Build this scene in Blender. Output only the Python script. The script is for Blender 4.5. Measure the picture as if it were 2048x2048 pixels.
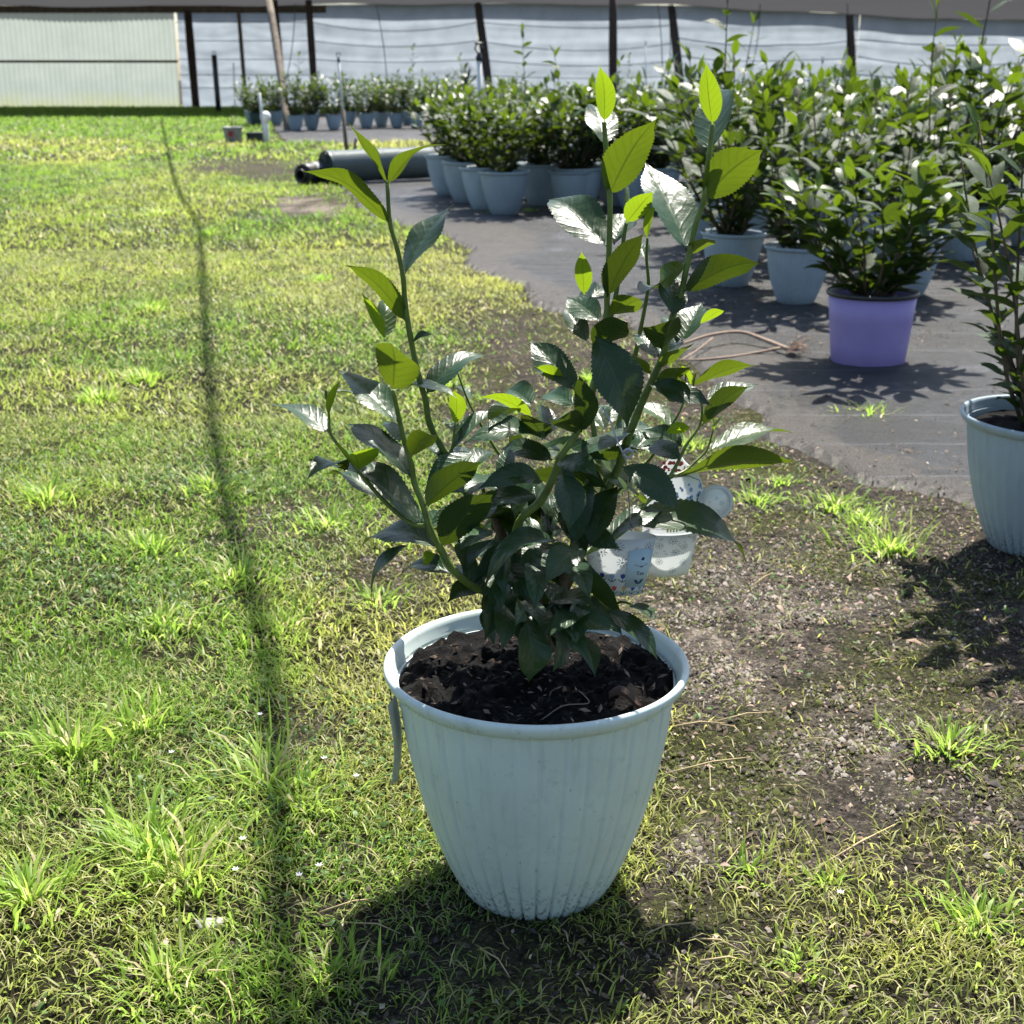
import bpy, bmesh, math, random
import numpy as np
from mathutils import Vector, Matrix, Quaternion

for o in list(bpy.data.objects):
    bpy.data.objects.remove(o)
scene = bpy.context.scene
C = scene.collection
R = math.radians

# ------------------------------------------------------------------ camera
FPX, CX, CY = 2800.0, 1024.0, 1024.0          # focal length in photo pixels
PITCH = R(17.24)
CAM_H = 1.0
cam_d = bpy.data.cameras.new('camera')
cam = bpy.data.objects.new('camera', cam_d)
C.objects.link(cam)
cam.location = (0, 0, CAM_H)
cam.rotation_euler = (R(90) - PITCH, 0, 0)
cam_d.sensor_width = 36
cam_d.lens = 36 * FPX / 2048
cam_d.clip_start = 0.05
cam_d.clip_end = 2000
cam_d.dof.use_dof = True
cam_d.dof.focus_distance = 1.66
cam_d.dof.aperture_fstop = 13.0
scene.camera = cam

# ------------------------------------------------------------------ sky, sun, exposure
SUN = Vector((0.20, 0.58, 1.0)).normalized()   # direction towards the sun: behind the plant, high, a little right
w = bpy.data.worlds.new('World')
scene.world = w
w.use_nodes = True
wn = w.node_tree.nodes
sky = wn.new('ShaderNodeTexSky')
sky.sky_type = 'NISHITA'
sky.sun_disc = False
sky.sun_elevation = math.asin(SUN.z)
sky.sun_rotation = math.atan2(SUN.x, SUN.y)
sky.air_density = 1.0
sky.dust_density = 1.5
w.node_tree.links.new(sky.outputs[0], wn['Background'].inputs[0])
wn['Background'].inputs[1].default_value = 0.085
sl = bpy.data.lights.new('sun', 'SUN')
sl.energy = 5.0
sl.angle = R(0.53)
sl.color = (1.0, 0.95, 0.86)
so = bpy.data.objects.new('sun', sl)
C.objects.link(so)
so.rotation_euler = SUN.to_track_quat('Z', 'Y').to_euler()
so.location = (2, 6, 12)
vs = scene.view_settings
vs.view_transform = 'Standard'
vs.look = 'None'
vs.gamma = 1.0
vs.exposure = 1.30
vs.use_curve_mapping = False
scene.cycles.use_denoising = True
scene.cycles.max_bounces = 8
scene.cycles.transparent_max_bounces = 8
scene.cycles.sample_clamp_indirect = 6

# ------------------------------------------------------------------ helpers
def ray(px, py):
    c, s = math.cos(PITCH), math.sin(PITCH)
    a, b = (px - CX) / FPX, (CY - py) / FPX
    return Vector((a, c + s * b, -s + c * b))

def at(px, py, Y):
    """world point seen at photo position px,py standing Y metres away (measured from the photograph)"""
    d = ray(px, py)
    return Vector((0, 0, CAM_H)) + d * (Y / d.y)

def gpt(px, py, z=0.0):
    d = ray(px, py)
    t = (z - CAM_H) / d.z
    return Vector((0, 0, CAM_H)) + d * t

def project(X, Y, Z):
    c, s = math.cos(PITCH), math.sin(PITCH)
    zc = Y * c - (Z - CAM_H) * s
    yc = Y * s + (Z - CAM_H) * c
    return CX + FPX * X / zc, CY - FPX * yc / zc

_rng = np.random.RandomState(11)
_lat = _rng.rand(256, 256)
def vnoise(x, y):
    x = np.asarray(x, float); y = np.asarray(y, float)
    xi = np.floor(x).astype(int); yi = np.floor(y).astype(int)
    fx = x - xi; fy = y - yi
    fx = fx * fx * (3 - 2 * fx); fy = fy * fy * (3 - 2 * fy)
    a = _lat[xi % 256, yi % 256]; b = _lat[(xi + 1) % 256, yi % 256]
    c = _lat[xi % 256, (yi + 1) % 256]; d = _lat[(xi + 1) % 256, (yi + 1) % 256]
    return (a * (1 - fx) + b * fx) * (1 - fy) + (c * (1 - fx) + d * fx) * fy
def fbm(x, y, o=4):
    v = 0; amp = 0.5; tot = 0
    for i in range(o):
        v = v + amp * vnoise(x * 2 ** i + 17.3 * i, y * 2 ** i + 5.1 * i)
        tot += amp; amp *= 0.5
    return v / tot
def sstep(a, b, x):
    t = np.clip((np.asarray(x, float) - a) / (b - a), 0, 1)
    return t * t * (3 - 2 * t)

def gh(x, y):
    """height of the ground"""
    y = np.asarray(y, float)
    return 0.022 * (fbm(np.asarray(x, float) * 1.7 + 40, y * 1.7 + 40, 3) - 0.5) * (1 - sstep(6, 9, y))

def tag(o, label, cat=None, group=None, kind=None):
    o['label'] = label
    if cat: o['category'] = cat
    if group: o['group'] = group
    if kind: o['kind'] = kind
    return o

def empty(name, loc=(0, 0, 0), rz=0.0, parent=None):
    o = bpy.data.objects.new(name, None)
    o.empty_display_size = 0.05
    C.objects.link(o)
    o.location = loc
    o.rotation_euler = (0, 0, rz)
    if parent: o.parent = parent
    return o

def link(name, me, mat, parent=None, loc=None):
    o = bpy.data.objects.new(name, me)
    C.objects.link(o)
    if mat is not None and len(me.materials) == 0:
        for m in (mat if isinstance(mat, (list, tuple)) else [mat]):
            me.materials.append(m)
    if parent: o.parent = parent
    if loc is not None: o.location = loc
    return o

def mesh(name, V, F, smooth=True, uv=None, col=None):
    me = bpy.data.meshes.new(name)
    me.from_pydata([tuple(v) for v in V], [], F)
    if smooth:
        me.polygons.foreach_set('use_smooth', [True] * len(me.polygons))
    if uv is not None:
        l = me.uv_layers.new(name='UVMap')
        idx = np.zeros(len(me.loops), int)
        me.loops.foreach_get('vertex_index', idx)
        l.data.foreach_set('uv', np.asarray(uv, float)[idx].ravel())
    me.update()
    return me

def np_mesh(name, V, tris=None, quads=None, col=None, smooth=False):
    """big mesh straight from numpy arrays"""
    me = bpy.data.meshes.new(name)
    V = np.asarray(V, np.float32)
    parts, sizes = [], []
    if quads is not None and len(quads):
        parts.append(np.asarray(quads, np.int32).ravel()); sizes += [np.full(len(quads), 4, np.int32)]
    if tris is not None and len(tris):
        parts.append(np.asarray(tris, np.int32).ravel()); sizes += [np.full(len(tris), 3, np.int32)]
    loops = np.concatenate(parts); sz = np.concatenate(sizes)
    me.vertices.add(len(V)); me.vertices.foreach_set('co', V.ravel())
    me.loops.add(len(loops)); me.loops.foreach_set('vertex_index', loops)
    me.polygons.add(len(sz))
    st = np.zeros(len(sz), np.int32); st[1:] = np.cumsum(sz)[:-1]
    me.polygons.foreach_set('loop_start', st)
    me.polygons.foreach_set('loop_total', sz)
    if smooth:
        me.polygons.foreach_set('use_smooth', np.ones(len(sz), bool))
    if col is not None:
        a = me.color_attributes.new('Col', 'FLOAT_COLOR', 'POINT')
        c4 = np.ones((len(V), 4), np.float32); c4[:, :3] = col
        a.data.foreach_set('color', c4.ravel())
    me.update(); me.validate()
    return me

def catmull(P, n=5):
    P = [np.array(p, float) for p in P]
    if len(P) < 3: n = max(n, 4)
    Q = [2 * P[0] - P[1]] + P + [2 * P[-1] - P[-2]]
    out = []
    for i in range(1, len(Q) - 2):
        p0, p1, p2, p3 = Q[i - 1], Q[i], Q[i + 1], Q[i + 2]
        for k in range(n):
            t = k / n
            out.append(0.5 * (2 * p1 + (p2 - p0) * t + (2 * p0 - 5 * p1 + 4 * p2 - p3) * t * t + (3 * p1 - p0 - 3 * p2 + p3) * t ** 3))
    out.append(P[-1])
    return out

def tube_geo(P, rad, sides=8, cap=True):
    P = [Vector(p) for p in P]
    V, F = [], []
    n = len(P)
    up = Vector((0.31, 0.17, 0.93))
    for i, p in enumerate(P):
        d = (P[min(i + 1, n - 1)] - P[max(i - 1, 0)])
        d = d.normalized() if d.length > 1e-9 else Vector((0, 0, 1))
        a = d.cross(up)
        if a.length < 1e-4: a = d.cross(Vector((1, 0, 0)))
        a.normalize(); b = d.cross(a)
        r = rad[i] if hasattr(rad, '__len__') else rad
        for k in range(sides):
            t = 2 * math.pi * k / sides
            V.append(p + (a * math.cos(t) + b * math.sin(t)) * r)
    for i in range(n - 1):
        for k in range(sides):
            k2 = (k + 1) % sides
            F.append((i * sides + k, i * sides + k2, (i + 1) * sides + k2, (i + 1) * sides + k))
    if cap:
        F.append(tuple(range(sides))[::-1])
        F.append(tuple((n - 1) * sides + k for k in range(sides)))
    return V, F

def tube(name, P, rad, mat, parent=None, sides=8):
    V, F = tube_geo(P, rad, sides)
    if parent is not None and parent.type == 'EMPTY':
        inv = Matrix.Translation(-parent.location)
        if abs(parent.rotation_euler.z) < 1e-6:
            V = [v - parent.location for v in V]
    return link(name, mesh(name, V, F), mat, parent)

def lathe(prof, seg=64, fr=None):
    """profile [(r,z)] turned round Z; fr(theta, i) scales or offsets radius"""
    V, F = [], []
    for i, (r, z) in enumerate(prof):
        for k in range(seg):
            t = 2 * math.pi * k / seg
            rr = r + (fr(t, i, r, z) if fr else 0)
            V.append((rr * math.cos(t), rr * math.sin(t), z))
    for i in range(len(prof) - 1):
        for k in range(seg):
            k2 = (k + 1) % seg
            F.append((i * seg + k, i * seg + k2, (i + 1) * seg + k2, (i + 1) * seg + k))
    return V, F

def box_geo(c, s):
    cx, cy, cz = c; sx, sy, sz = s[0] / 2, s[1] / 2, s[2] / 2
    V = [(cx + a * sx, cy + b * sy, cz + d * sz) for a in (-1, 1) for b in (-1, 1) for d in (-1, 1)]
    F = [(0, 1, 3, 2), (4, 6, 7, 5), (0, 4, 5, 1), (2, 3, 7, 6), (0, 2, 6, 4), (1, 5, 7, 3)]
    return V, F

def join_geo(parts):
    V, F = [], []
    for v, f in parts:
        b = len(V); V += list(v); F += [tuple(i + b for i in q) for q in f]
    return V, F

# ------------------------------------------------------------------ materials
class Mat:
    def __init__(s, name):
        s.m = bpy.data.materials.new(name); s.m.use_nodes = True
        s.t = s.m.node_tree; s.N = s.t.nodes; s.b = s.N['Principled BSDF']; s.out = s.N['Material Output']
    def n(s, typ, **kw):
        x = s.N.new(typ)
        for k, v in kw.items():
            if k in x.inputs.keys(): x.inputs[k].default_value = v
            else: setattr(x, k, v)
        return x
    def l(s, a, b): s.t.links.new(a, b)
    def noise(s, scale, detail=4, rough=0.6, coord='Object', vec=None):
        if vec is None:
            tc = s.n('ShaderNodeTexCoord'); vec = tc.outputs[coord]
        x = s.n('ShaderNodeTexNoise'); x.inputs['Scale'].default_value = scale
        x.inputs['Detail'].default_value = detail; x.inputs['Roughness'].default_value = rough
        s.l(vec, x.inputs['Vector'])
        return x.outputs['Fac']
    def ramp(s, fac, stops):
        x = s.n('ShaderNodeValToRGB'); e = x.color_ramp.elements
        while len(e) > 1: e.remove(e[-1])
        e[0].position = stops[0][0]; e[0].color = (*stops[0][1], 1)
        for p, c in stops[1:]:
            q = e.new(p); q.color = (*c, 1)
        s.l(fac, x.inputs[0]); return x.outputs[0]
    def mix(s, fac, a, b, blend='MIX'):
        x = s.n('ShaderNodeMix', data_type='RGBA', blend_type=blend)
        for inp, v in ((x.inputs[0], fac), (x.inputs[6], a), (x.inputs[7], b)):
            if isinstance(v, (int, float)): inp.default_value = v
            elif isinstance(v, tuple): inp.default_value = (*v, 1)
            else: s.l(v, inp)
        return x.outputs[2]
    def math(s, op, a, b=0.0, c=0.0):
        x = s.n('ShaderNodeMath', operation=op)
        for i, v in enumerate((a, b, c)):
            if isinstance(v, (int, float)): x.inputs[i].default_value = v
            else: s.l(v, x.inputs[i])
        return x.outputs[0]
    def bump(s, h, strength=0.5, dist=0.01):
        x = s.n('ShaderNodeBump'); x.inputs['Strength'].default_value = strength; x.inputs['Distance'].default_value = dist
        s.l(h, x.inputs['Height']); s.l(x.outputs[0], s.b.inputs['Normal']); return x.outputs[0]
    def base(s, c):
        if isinstance(c, tuple): s.b.inputs['Base Color'].default_value = (*c, 1)
        else: s.l(c, s.b.inputs['Base Color'])
    def set(s, rough=0.5, spec=0.5, metal=0.0):
        s.b.inputs['Roughness'].default_value = rough; s.b.inputs['Metallic'].default_value = metal
        s.b.inputs['Specular IOR Level'].default_value = spec
    def see_through(s, fac):
        sh = s.out.inputs[0].links[0].from_socket; t = s.n('ShaderNodeBsdfTransparent'); mx = s.n('ShaderNodeMixShader'); mx.inputs[0].default_value = fac
        s.l(sh, mx.inputs[1]); s.l(t.outputs[0], mx.inputs[2]); s.l(mx.outputs[0], s.out.inputs[0])
    def translucent(s, col, fac, normal=None):
        t = s.n('ShaderNodeBsdfTranslucent')
        if isinstance(col, tuple): t.inputs[0].default_value = (*col, 1)
        else: s.l(col, t.inputs[0])
        if normal is not None: s.l(normal, t.inputs['Normal'])
        mx = s.n('ShaderNodeMixShader')
        if isinstance(fac, (int, float)): mx.inputs[0].default_value = fac
        else: s.l(fac, mx.inputs[0])
        s.l(s.b.outputs[0], mx.inputs[1]); s.l(t.outputs[0], mx.inputs[2]); s.l(mx.outputs[0], s.out.inputs[0])

def plain(name, col, rough=0.6, spec=0.4, var=0.25, scale=30, bump=0.2, dist=0.002, metal=0.0, coord='Object'):
    m = Mat(name); m.set(rough, spec, metal)
    f = m.noise(scale, 5, 0.65, coord)
    d = tuple(max(0, c * (1 - var)) for c in col); u = tuple(min(1, c * (1 + var)) for c in col)
    m.base(m.ramp(f, [(0.3, d), (0.7, u)]))
    if bump: m.bump(f, bump, dist)
    return m.m

def leaf_material(name, top, trans, fac, rough, vein, young=False, spec=0.5):
    m = Mat(name); m.set(rough, spec)
    uv = m.n('ShaderNodeUVMap', uv_map='UVMap')
    sx = m.n('ShaderNodeSeparateXYZ'); m.l(uv.outputs[0], sx.inputs[0])
    u, v = sx.outputs[0], m.math('ABSOLUTE', m.math('MULTIPLY_ADD', sx.outputs[1], 2.0, -1.0))
    # side veins: bands running out and forward from the midrib
    ph = m.math('SUBTRACT', m.math('MULTIPLY', u, 8.0), m.math('MULTIPLY', v, 1.9))
    wob = m.noise(5.0, 2, 0.5, vec=uv.outputs[0])
    ph = m.math('ADD', ph, m.math('MULTIPLY', wob, 0.5))
    tri = m.math('PINGPONG', ph, 0.5)                      # 0 at the vein
    vline = m.math('SUBTRACT', 1.0, m.math('SMOOTH_MIN', m.math('MULTIPLY', tri, 5.0), 1.0, 0.6))
    mid = m.math('SUBTRACT', 1.0, m.math('SMOOTH_MIN', m.math('MULTIPLY', v, 13.0), 1.0, 0.3))
    n1 = m.noise(130, 3, 0.6); n3 = m.noise(38, 2, 0.5); n2 = m.noise(9, 3, 0.5)
    oi = m.n('ShaderNodeObjectInfo')
    dk = tuple(c * 0.72 for c in top); lt = tuple(min(1, c * 1.3) for c in top)
    c = m.ramp(n2, [(0.3, dk), (0.7, lt)])
    hs = m.n('ShaderNodeHueSaturation')
    m.l(m.math('MULTIPLY_ADD', oi.outputs['Random'], 0.03, 0.485), hs.inputs['Hue'])
    m.l(m.math('MULTIPLY_ADD', oi.outputs['Random'], 0.35, 0.82), hs.inputs['Value'])
    m.l(c, hs.inputs['Color'])
    c = m.mix(m.math('MULTIPLY', vline, 0.12), hs.outputs[0], vein)
    c = m.mix(m.math('MULTIPLY', mid, 0.75), c, vein)
    if not young: c = m.mix(m.ramp(m.noise(70, 3, .55), [(.70, (0, 0, 0)), (.76, (.7, .7, .7))]), c, (.085, .07, .03))
    m.base(c)
    hgt = m.math('ADD', m.math('MULTIPLY', m.math('MULTIPLY', m.math('SUBTRACT', 1.0, vline), 0.16), m.math('SUBTRACT', 1.0, m.math('MULTIPLY', mid, 0.6))), m.math('ADD', m.math('MULTIPLY', n1, 0.35 if not young else 0.15), m.math('MULTIPLY', n3, 1.3 if not young else .4)))
    nrm = m.bump(hgt, 0.80 if not young else 0.3, 0.0018)
    tdark = tuple(c * 0.30 for c in trans)
    tc = m.mix(m.math('MAXIMUM', m.math('MULTIPLY', mid, 0.85), m.math('MULTIPLY', vline, 0.20)), trans, tdark)
    m.translucent(tc, fac)
    return m.m

M = {}
M['young'] = leaf_material('leaf_young', (0.09, 0.17, 0.015), (0.225, 0.335, 0.010), 0.52, 0.42, (0.16, 0.24, 0.05), True, 0.4)
M['mid'] = leaf_material('leaf_fresh', (0.040, 0.085, 0.014), (0.098, 0.145, 0.006), 0.46, 0.36, (0.14, 0.22, 0.07))
M['mature'] = leaf_material('leaf_mature', (0.019, 0.054, 0.017), (0.055, 0.085, 0.004), 0.30, 0.37, (0.06, 0.11, 0.04), spec=0.48)
M['bgleaf'] = leaf_material('shrub_leaf', (0.025, 0.060, 0.016), (0.085, 0.135, 0.008), 0.34, 0.42, (0.05, 0.09, 0.035), spec=0.32)
M['bgyoung'] = leaf_material('shrub_leaf_young', (0.060, 0.115, 0.016), (0.13, 0.205, 0.008), 0.45, 0.40, (0.14, 0.22, 0.05), True)
M['stem_green'] = plain('stem_green', (0.12, 0.17, 0.03), 0.45, 0.4, 0.3, 60, 0.2)
M['stem_bark'] = plain('stem_bark', (0.11, 0.085, 0.055), 0.8, 0.2, 0.4, 80, 0.6, 0.003)
# ------------------------------------------------------------------ the ground: where is what (photo positions read as a map)
def blob(px, py, cx, cy, rx, ry, soft=0.5):
    d = np.sqrt(((px - cx) / rx) ** 2 + ((py - cy) / ry) ** 2)
    return 1 - sstep(1 - soft, 1 + soft, d)

MAT_NEAR = [(640, 338), (671, 371), (722, 416), (787, 442), (905, 470), (955, 533), (1065, 603), (1200, 640), (1300, 680), (1374, 722),
            (1470, 794), (1510, 847), (1566, 884), (1635, 928), (1792, 971), (2120, 1060), (2700, 1150), (2700, 208), (1000, 232), (850, 294), (760, 300)]
MAT_FAR = [(545, 262), (560, 284), (640, 287), (900, 281), (985, 262), (985, 232), (700, 226), (545, 232)]
def poly_in(px, py, poly):
    inside = np.zeros(px.shape, bool)
    n = len(poly); j = n - 1
    for i in range(n):
        xi, yi = poly[i]; xj, yj = poly[j]
        c = ((yi > py) != (yj > py)) & (px < (xj - xi) * (py - yi) / (yj - yi + 1e-12) + xi)
        inside ^= c; j = i
    return inside

def maps(X, Y):
    """grass cover, moss, pale sand, dark soil for ground points"""
    X = np.asarray(X, float); Y = np.asarray(Y, float)
    px, py = project(X, np.maximum(Y, 0.9), 0 * X)
    sc = np.clip((py - 150) / 600, 0.05, 1.6)                  # wobble shrinks with distance
    wob = (fbm(X * 3.1, Y * 3.1, 3) - 0.5)
    px = px + wob * 150 * sc; py2 = py + (fbm(X * 3.1 + 90, Y * 3.1 + 30, 3) - 0.5) * 90 * sc
    g = np.ones_like(px)
    # worn soil to the right of the pot, up to the weed mat
    edge = 1290 + (py2 < 1000) * (1000 - py2) * -0.35
    bare = sstep(-90, 60, px - edge) * sstep(640, 760, py2) * (1 - .8 * sstep(1620, 1860, py2))
    bare = np.maximum(bare, 0.92 * sstep(880, 980, px) * sstep(560, 640, py2) * (1 - sstep(1100, 1300, py2)) * (1 - sstep(1300, 1400, px)))
    g = g * (1 - 0.975 * bare)
    soil = bare.copy()
    for cx, cy, rx, ry, a in ((760, 1150, 150, 90, 1.0), (590, 1015, 85, 38, .8), (650, 1440, 60, 50, .8), (1010, 1850, 160, 60, .6), (1330, 1790, 110, 70, .85),
                              (420, 1850, 55, 28, .9), (480, 1025, 50, 20, .7), (480, 335, 130, 17, .95), (640, 400, 60, 16, .7), (960, 745, 110, 40, .6),
                              (960, 500, 90, 40, .7), (560, 345, 90, 25, .85), (640, 445, 40, 10, .4), (700, 1700, 40, 25, .5), (620, 1830, 60, 25, .55),
                              (280, 1960, 60, 35, .6), (500, 1920, 50, 25, .55), (1090, 1950, 200, 60, .45)):
        b = a * blob(px, py2, cx, cy, rx, ry)
        g = g * (1 - b); soil = np.maximum(soil, b)
    thin = .55 * sstep(520, 700, px) * sstep(1640, 1800, py2) * sstep(.35, .6, fbm(X * 8 + 4, Y * 8 + 4, 3)); g = g * (1 - thin); soil = np.maximum(soil, thin)
    sand = blob(px, py2, 605, 414, 82, 18, .4)
    g = g * (1 - 0.97 * sand)
    sand = np.maximum(sand, 1.0 * blob(px, py2, 1500, 1260, 190, 140, .7) + 0 * sand)
    sand = np.maximum(sand, 0.8 * blob(px, py2, 1690, 1500, 140, 130, .7))
    sand = np.maximum(sand, 0.8 * blob(px, py2, 1345, 1700, 45, 30, .6))
    moss = np.clip(soil * sstep(0.42, 0.62, fbm(X * 6 + 9, Y * 6 + 2, 4)), 0, 1)
    moss = np.maximum(moss, 0.8 * blob(px, py2, 1360, 1640, 120, 50)) * (1 - 0.8 * sand)
    return np.clip(g, 0, 1), moss, sand, soil

def mat_mask(X, Y):
    px, py = project(X, np.maximum(Y, 0.9), 0 * X)
    sc = np.clip((py - 180) / 600, 0.02, 1.2)
    qx = px + (fbm(X * 4, Y * 4, 4) - 0.5) * 90 * sc; qy = py + (fbm(X * 4 + 50, Y * 4 + 8, 4) - 0.5) * 70 * sc
    return poly_in(qx, qy, MAT_NEAR), poly_in(qx, qy, MAT_FAR)

def axis(stops):
    out = []
    for a, b, st in stops:
        n = max(1, int(round((b - a) / st))); out += list(np.linspace(a, b, n, endpoint=False))
    out.append(stops[-1][1]); return np.array(out)

xs = axis([(-400, -60, 34), (-60, -14, 3.0), (-14, -4, 0.5), (-4, -1.6, 0.10), (-1.6, 1.9, 0.03), (1.9, 4, 0.10), (4, 14, 0.5), (14, 60, 3.0), (60, 400, 34)])
ys = axis([(-60, -4, 8), (-4, 0.6, 0.4), (0.6, 4.2, 0.03), (4.2, 9, 0.08), (9, 20, 0.22), (20, 60, 0.8), (60, 500, 40)])
GX, GY = np.meshgrid(xs, ys)
gx, gy = GX.ravel(), GY.ravel()
fr = (gy > 0.9)
g_, mo_, sa_, so_ = maps(gx, np.maximum(gy, 0.95))
gz = gh(gx, gy)
nearf = (1 - sstep(5, 8, gy)) * (gy > 0.5)
gz = gz + nearf * (1 - g_) * 0.012 * (fbm(gx * 22, gy * 22, 3) - 0.5)
c_soil = np.array([0.026, 0.021, 0.017]); c_lawn = np.array([0.038, 0.036, 0.016]); c_sand = np.array([0.30, 0.26, 0.22]); c_moss = np.array([0.070, 0.082, 0.016]); c_dirt = np.array([0.135, 0.116, 0.098])
nz = fbm(gx * 9, gy * 9, 4)[:, None]
col = c_lawn * g_[:, None] + (c_soil * (1 - nz) + c_dirt * nz) * (1 - g_[:, None])
col = col * (1 - 0.75 * mo_[:, None]) + c_moss * 0.75 * mo_[:, None]
sgr = (sa_ * sstep(0.36, 0.62, fbm(gx * 14 + 3, gy * 14, 4)))[:, None]
col = col * (1 - sgr) + c_sand * sgr
nx, ny = len(xs), len(ys)
ii, jj = np.meshgrid(np.arange(nx - 1), np.arange(ny - 1))
q = (jj * nx + ii).ravel()
quads = np.stack([q, q + 1, q + nx + 1, q + nx], 1)
gm = Mat('ground_soil'); gm.set(0.95, 0.15)
att = gm.n('ShaderNodeVertexColor', layer_name='Col')
nf = gm.noise(150, 7, 0.8); nb = gm.noise(40, 7, 0.75)
cc = gm.mix(1.0, att.outputs[0], gm.ramp(nf, [(0.34, (0.16, 0.155, 0.15)), (0.5, (0.85, 0.84, 0.83)), (0.66, (2.0, 1.92, 1.85))]), 'MULTIPLY')
cc = gm.mix(1.0, cc, gm.ramp(nb, [(0.36, (0.3, 0.29, 0.28)), (0.5, (0.9, 0.9, 0.9)), (0.64, (1.7, 1.66, 1.6))]), 'MULTIPLY')
gm.base(cc)
gm.bump(gm.math('ADD', gm.math('MULTIPLY', nf, 0.7), nb), 1.0, 0.022)
ground = link('ground', np_mesh('ground', np.stack([gx, gy, gz], 1), quads=quads, col=col, smooth=True), gm.m)
tag(ground, 'soil and lawn ground of the nursery yard', 'ground', kind='structure')

# ------------------------------------------------------------------ woven weed mat sheets
mm = Mat('weed_mat'); mm.set(0.50, 0.5)
tcm = mm.n('ShaderNodeTexCoord')
wv = mm.n('ShaderNodeTexWave', wave_type='BANDS', bands_direction='DIAGONAL'); wv.inputs['Scale'].default_value = 150; mm.l(tcm.outputs['Object'], wv.inputs['Vector'])
d1 = mm.noise(1.5, 8, 0.70); d2 = mm.noise(26, 6, 0.7); d3 = mm.noise(120, 4, 0.7)
dust = mm.math('MULTIPLY', mm.math('ADD', d1, mm.math('MULTIPLY', d2, 0.45)), 0.7)
mcol = mm.ramp(dust, [(0.41, (0.007, 0.007, 0.0075)), (0.48, (0.011, 0.0118, 0.0140)), (0.56, (0.026, 0.028, 0.034)), (0.66, (0.14, 0.150, 0.175))])
mva = mm.n('ShaderNodeVertexColor', layer_name='Col')
mvs = mm.n('ShaderNodeSeparateColor'); mm.l(mva.outputs[0], mvs.inputs[0])
dirtf = mm.ramp(mm.math('ADD', mvs.outputs[0], mm.math('MULTIPLY', mm.noise(11, 7, .72), .9)), [(.70, (0, 0, 0)), (.86, (.92, .92, .92))])
mcol = mm.mix(dirtf, mcol, mm.ramp(d3, [(.3, (.025, .021, .016)), (.7, (.10, .085, .068))]))
mcol = mm.mix(mm.ramp(d2, [(0.63, (0, 0, 0)), (0.70, (0.7, 0.7, 0.7))]), mcol, (0.05, 0.043, 0.033))
st = mm.n('ShaderNodeTexWave', wave_type='BANDS', bands_direction='Y', wave_profile='SAW'); st.inputs['Scale'].default_value = .9; st.inputs['Distortion'].default_value = .25; mm.l(tcm.outputs['Object'], st.inputs['Vector'])
mcol = mm.mix(mm.ramp(st.outputs['Fac'], [(.955, (0, 0, 0)), (.975, (.5, .5, .5))]), mcol, (.14, .145, .155))
mm.base(mm.mix(1.0, mcol, mm.ramp(d3, [(0.3, (0.55, 0.55, 0.55)), (0.7, (1.4, 1.4, 1.4))]), 'MULTIPLY'))
mm.bump(mm.math('ADD', mm.math('MULTIPLY', wv.outputs['Fac'], 0.25), mm.math('ADD', mm.math('MULTIPLY', d3, 0.8), mm.math('MULTIPLY', d1, 5.0))), 0.9, 0.012)
def mat_sheet(name, xs_, ysx, which, label):
    A, B = np.meshgrid(xs_, ysx)
    cxm = (A[:-1, :-1] + A[1:, 1:]) / 2; cym = (B[:-1, :-1] + B[1:, 1:]) / 2
    k = mat_mask(cxm.ravel(), cym.ravel())[which].reshape(cxm.shape)
    n = len(xs_)
    j, i = np.nonzero(k)
    base = j * n + i
    Q = np.stack([base, base + 1, base + n + 1, base + n], 1)
    used, inv, cnt = np.unique(Q.ravel(), return_inverse=True, return_counts=True)
    P = np.stack([A.ravel(), B.ravel()], 1)[used]
    near = (1 - sstep(9, 14, P[:, 1]))
    z = gh(P[:, 0], P[:, 1]) + 0.008 + 0.004 * near + near * (0.016 * np.abs(fbm(P[:, 0] * 2.2 + 7, P[:, 1] * 4.5, 4) - .5) + .006 * fbm(P[:, 0] * 9, P[:, 1] * 9, 2))
    # soil creeps over the edge of the sheet
    px, py = project(P[:, 0], P[:, 1], 0 * P[:, 0]); poly = MAT_FAR if which else MAT_NEAR
    ins = 0
    for dx_, dy_ in ((-60, 0), (60, 0), (0, 55), (0, -8), (-110, 0), (0, 100)):
        sc = np.clip((py - 180) / 500, 0.05, 1.0)
        ins = ins + poly_in(px + dx_ * sc, py + dy_ * sc, poly)
    edge = 1 - ins / 6.0
    edge = np.maximum(edge, .55 * blob(px, py, 1420, 740, 170, 55)); edge = np.maximum(edge, .5 * blob(px, py, 960, 490, 130, 45)); edge = np.maximum(edge, .4 * blob(px, py, 1560, 850, 140, 40))
    z = np.where(cnt < 4, gh(P[:, 0], P[:, 1]) - .006, z)
    q4 = inv.reshape(-1, 4)                                    # round off the steps of the outline
    E = np.sort(np.concatenate([q4[:, [a_, (a_ + 1) % 4]] for a_ in range(4)]), 1)
    Eu, ec = np.unique(E, axis=0, return_counts=True); Eb = Eu[ec == 1]
    for it in range(8):
        acc_ = np.zeros_like(P); nn_ = np.zeros(len(P))
        for a_, b_ in ((0, 1), (1, 0)):
            np.add.at(acc_, Eb[:, a_], P[Eb[:, b_]]); np.add.at(nn_, Eb[:, a_], 1)
        m_ = nn_ > 0; P[m_] = P[m_] * .4 + acc_[m_] / nn_[m_][:, None] * .6
    o = link(name, np_mesh(name, np.column_stack([P, z]), quads=inv.reshape(-1, 4), col=np.repeat(edge[:, None], 3, 1), smooth=True), mm.m)
    tag(o, label, 'ground cover', kind='structure'); return o
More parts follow.
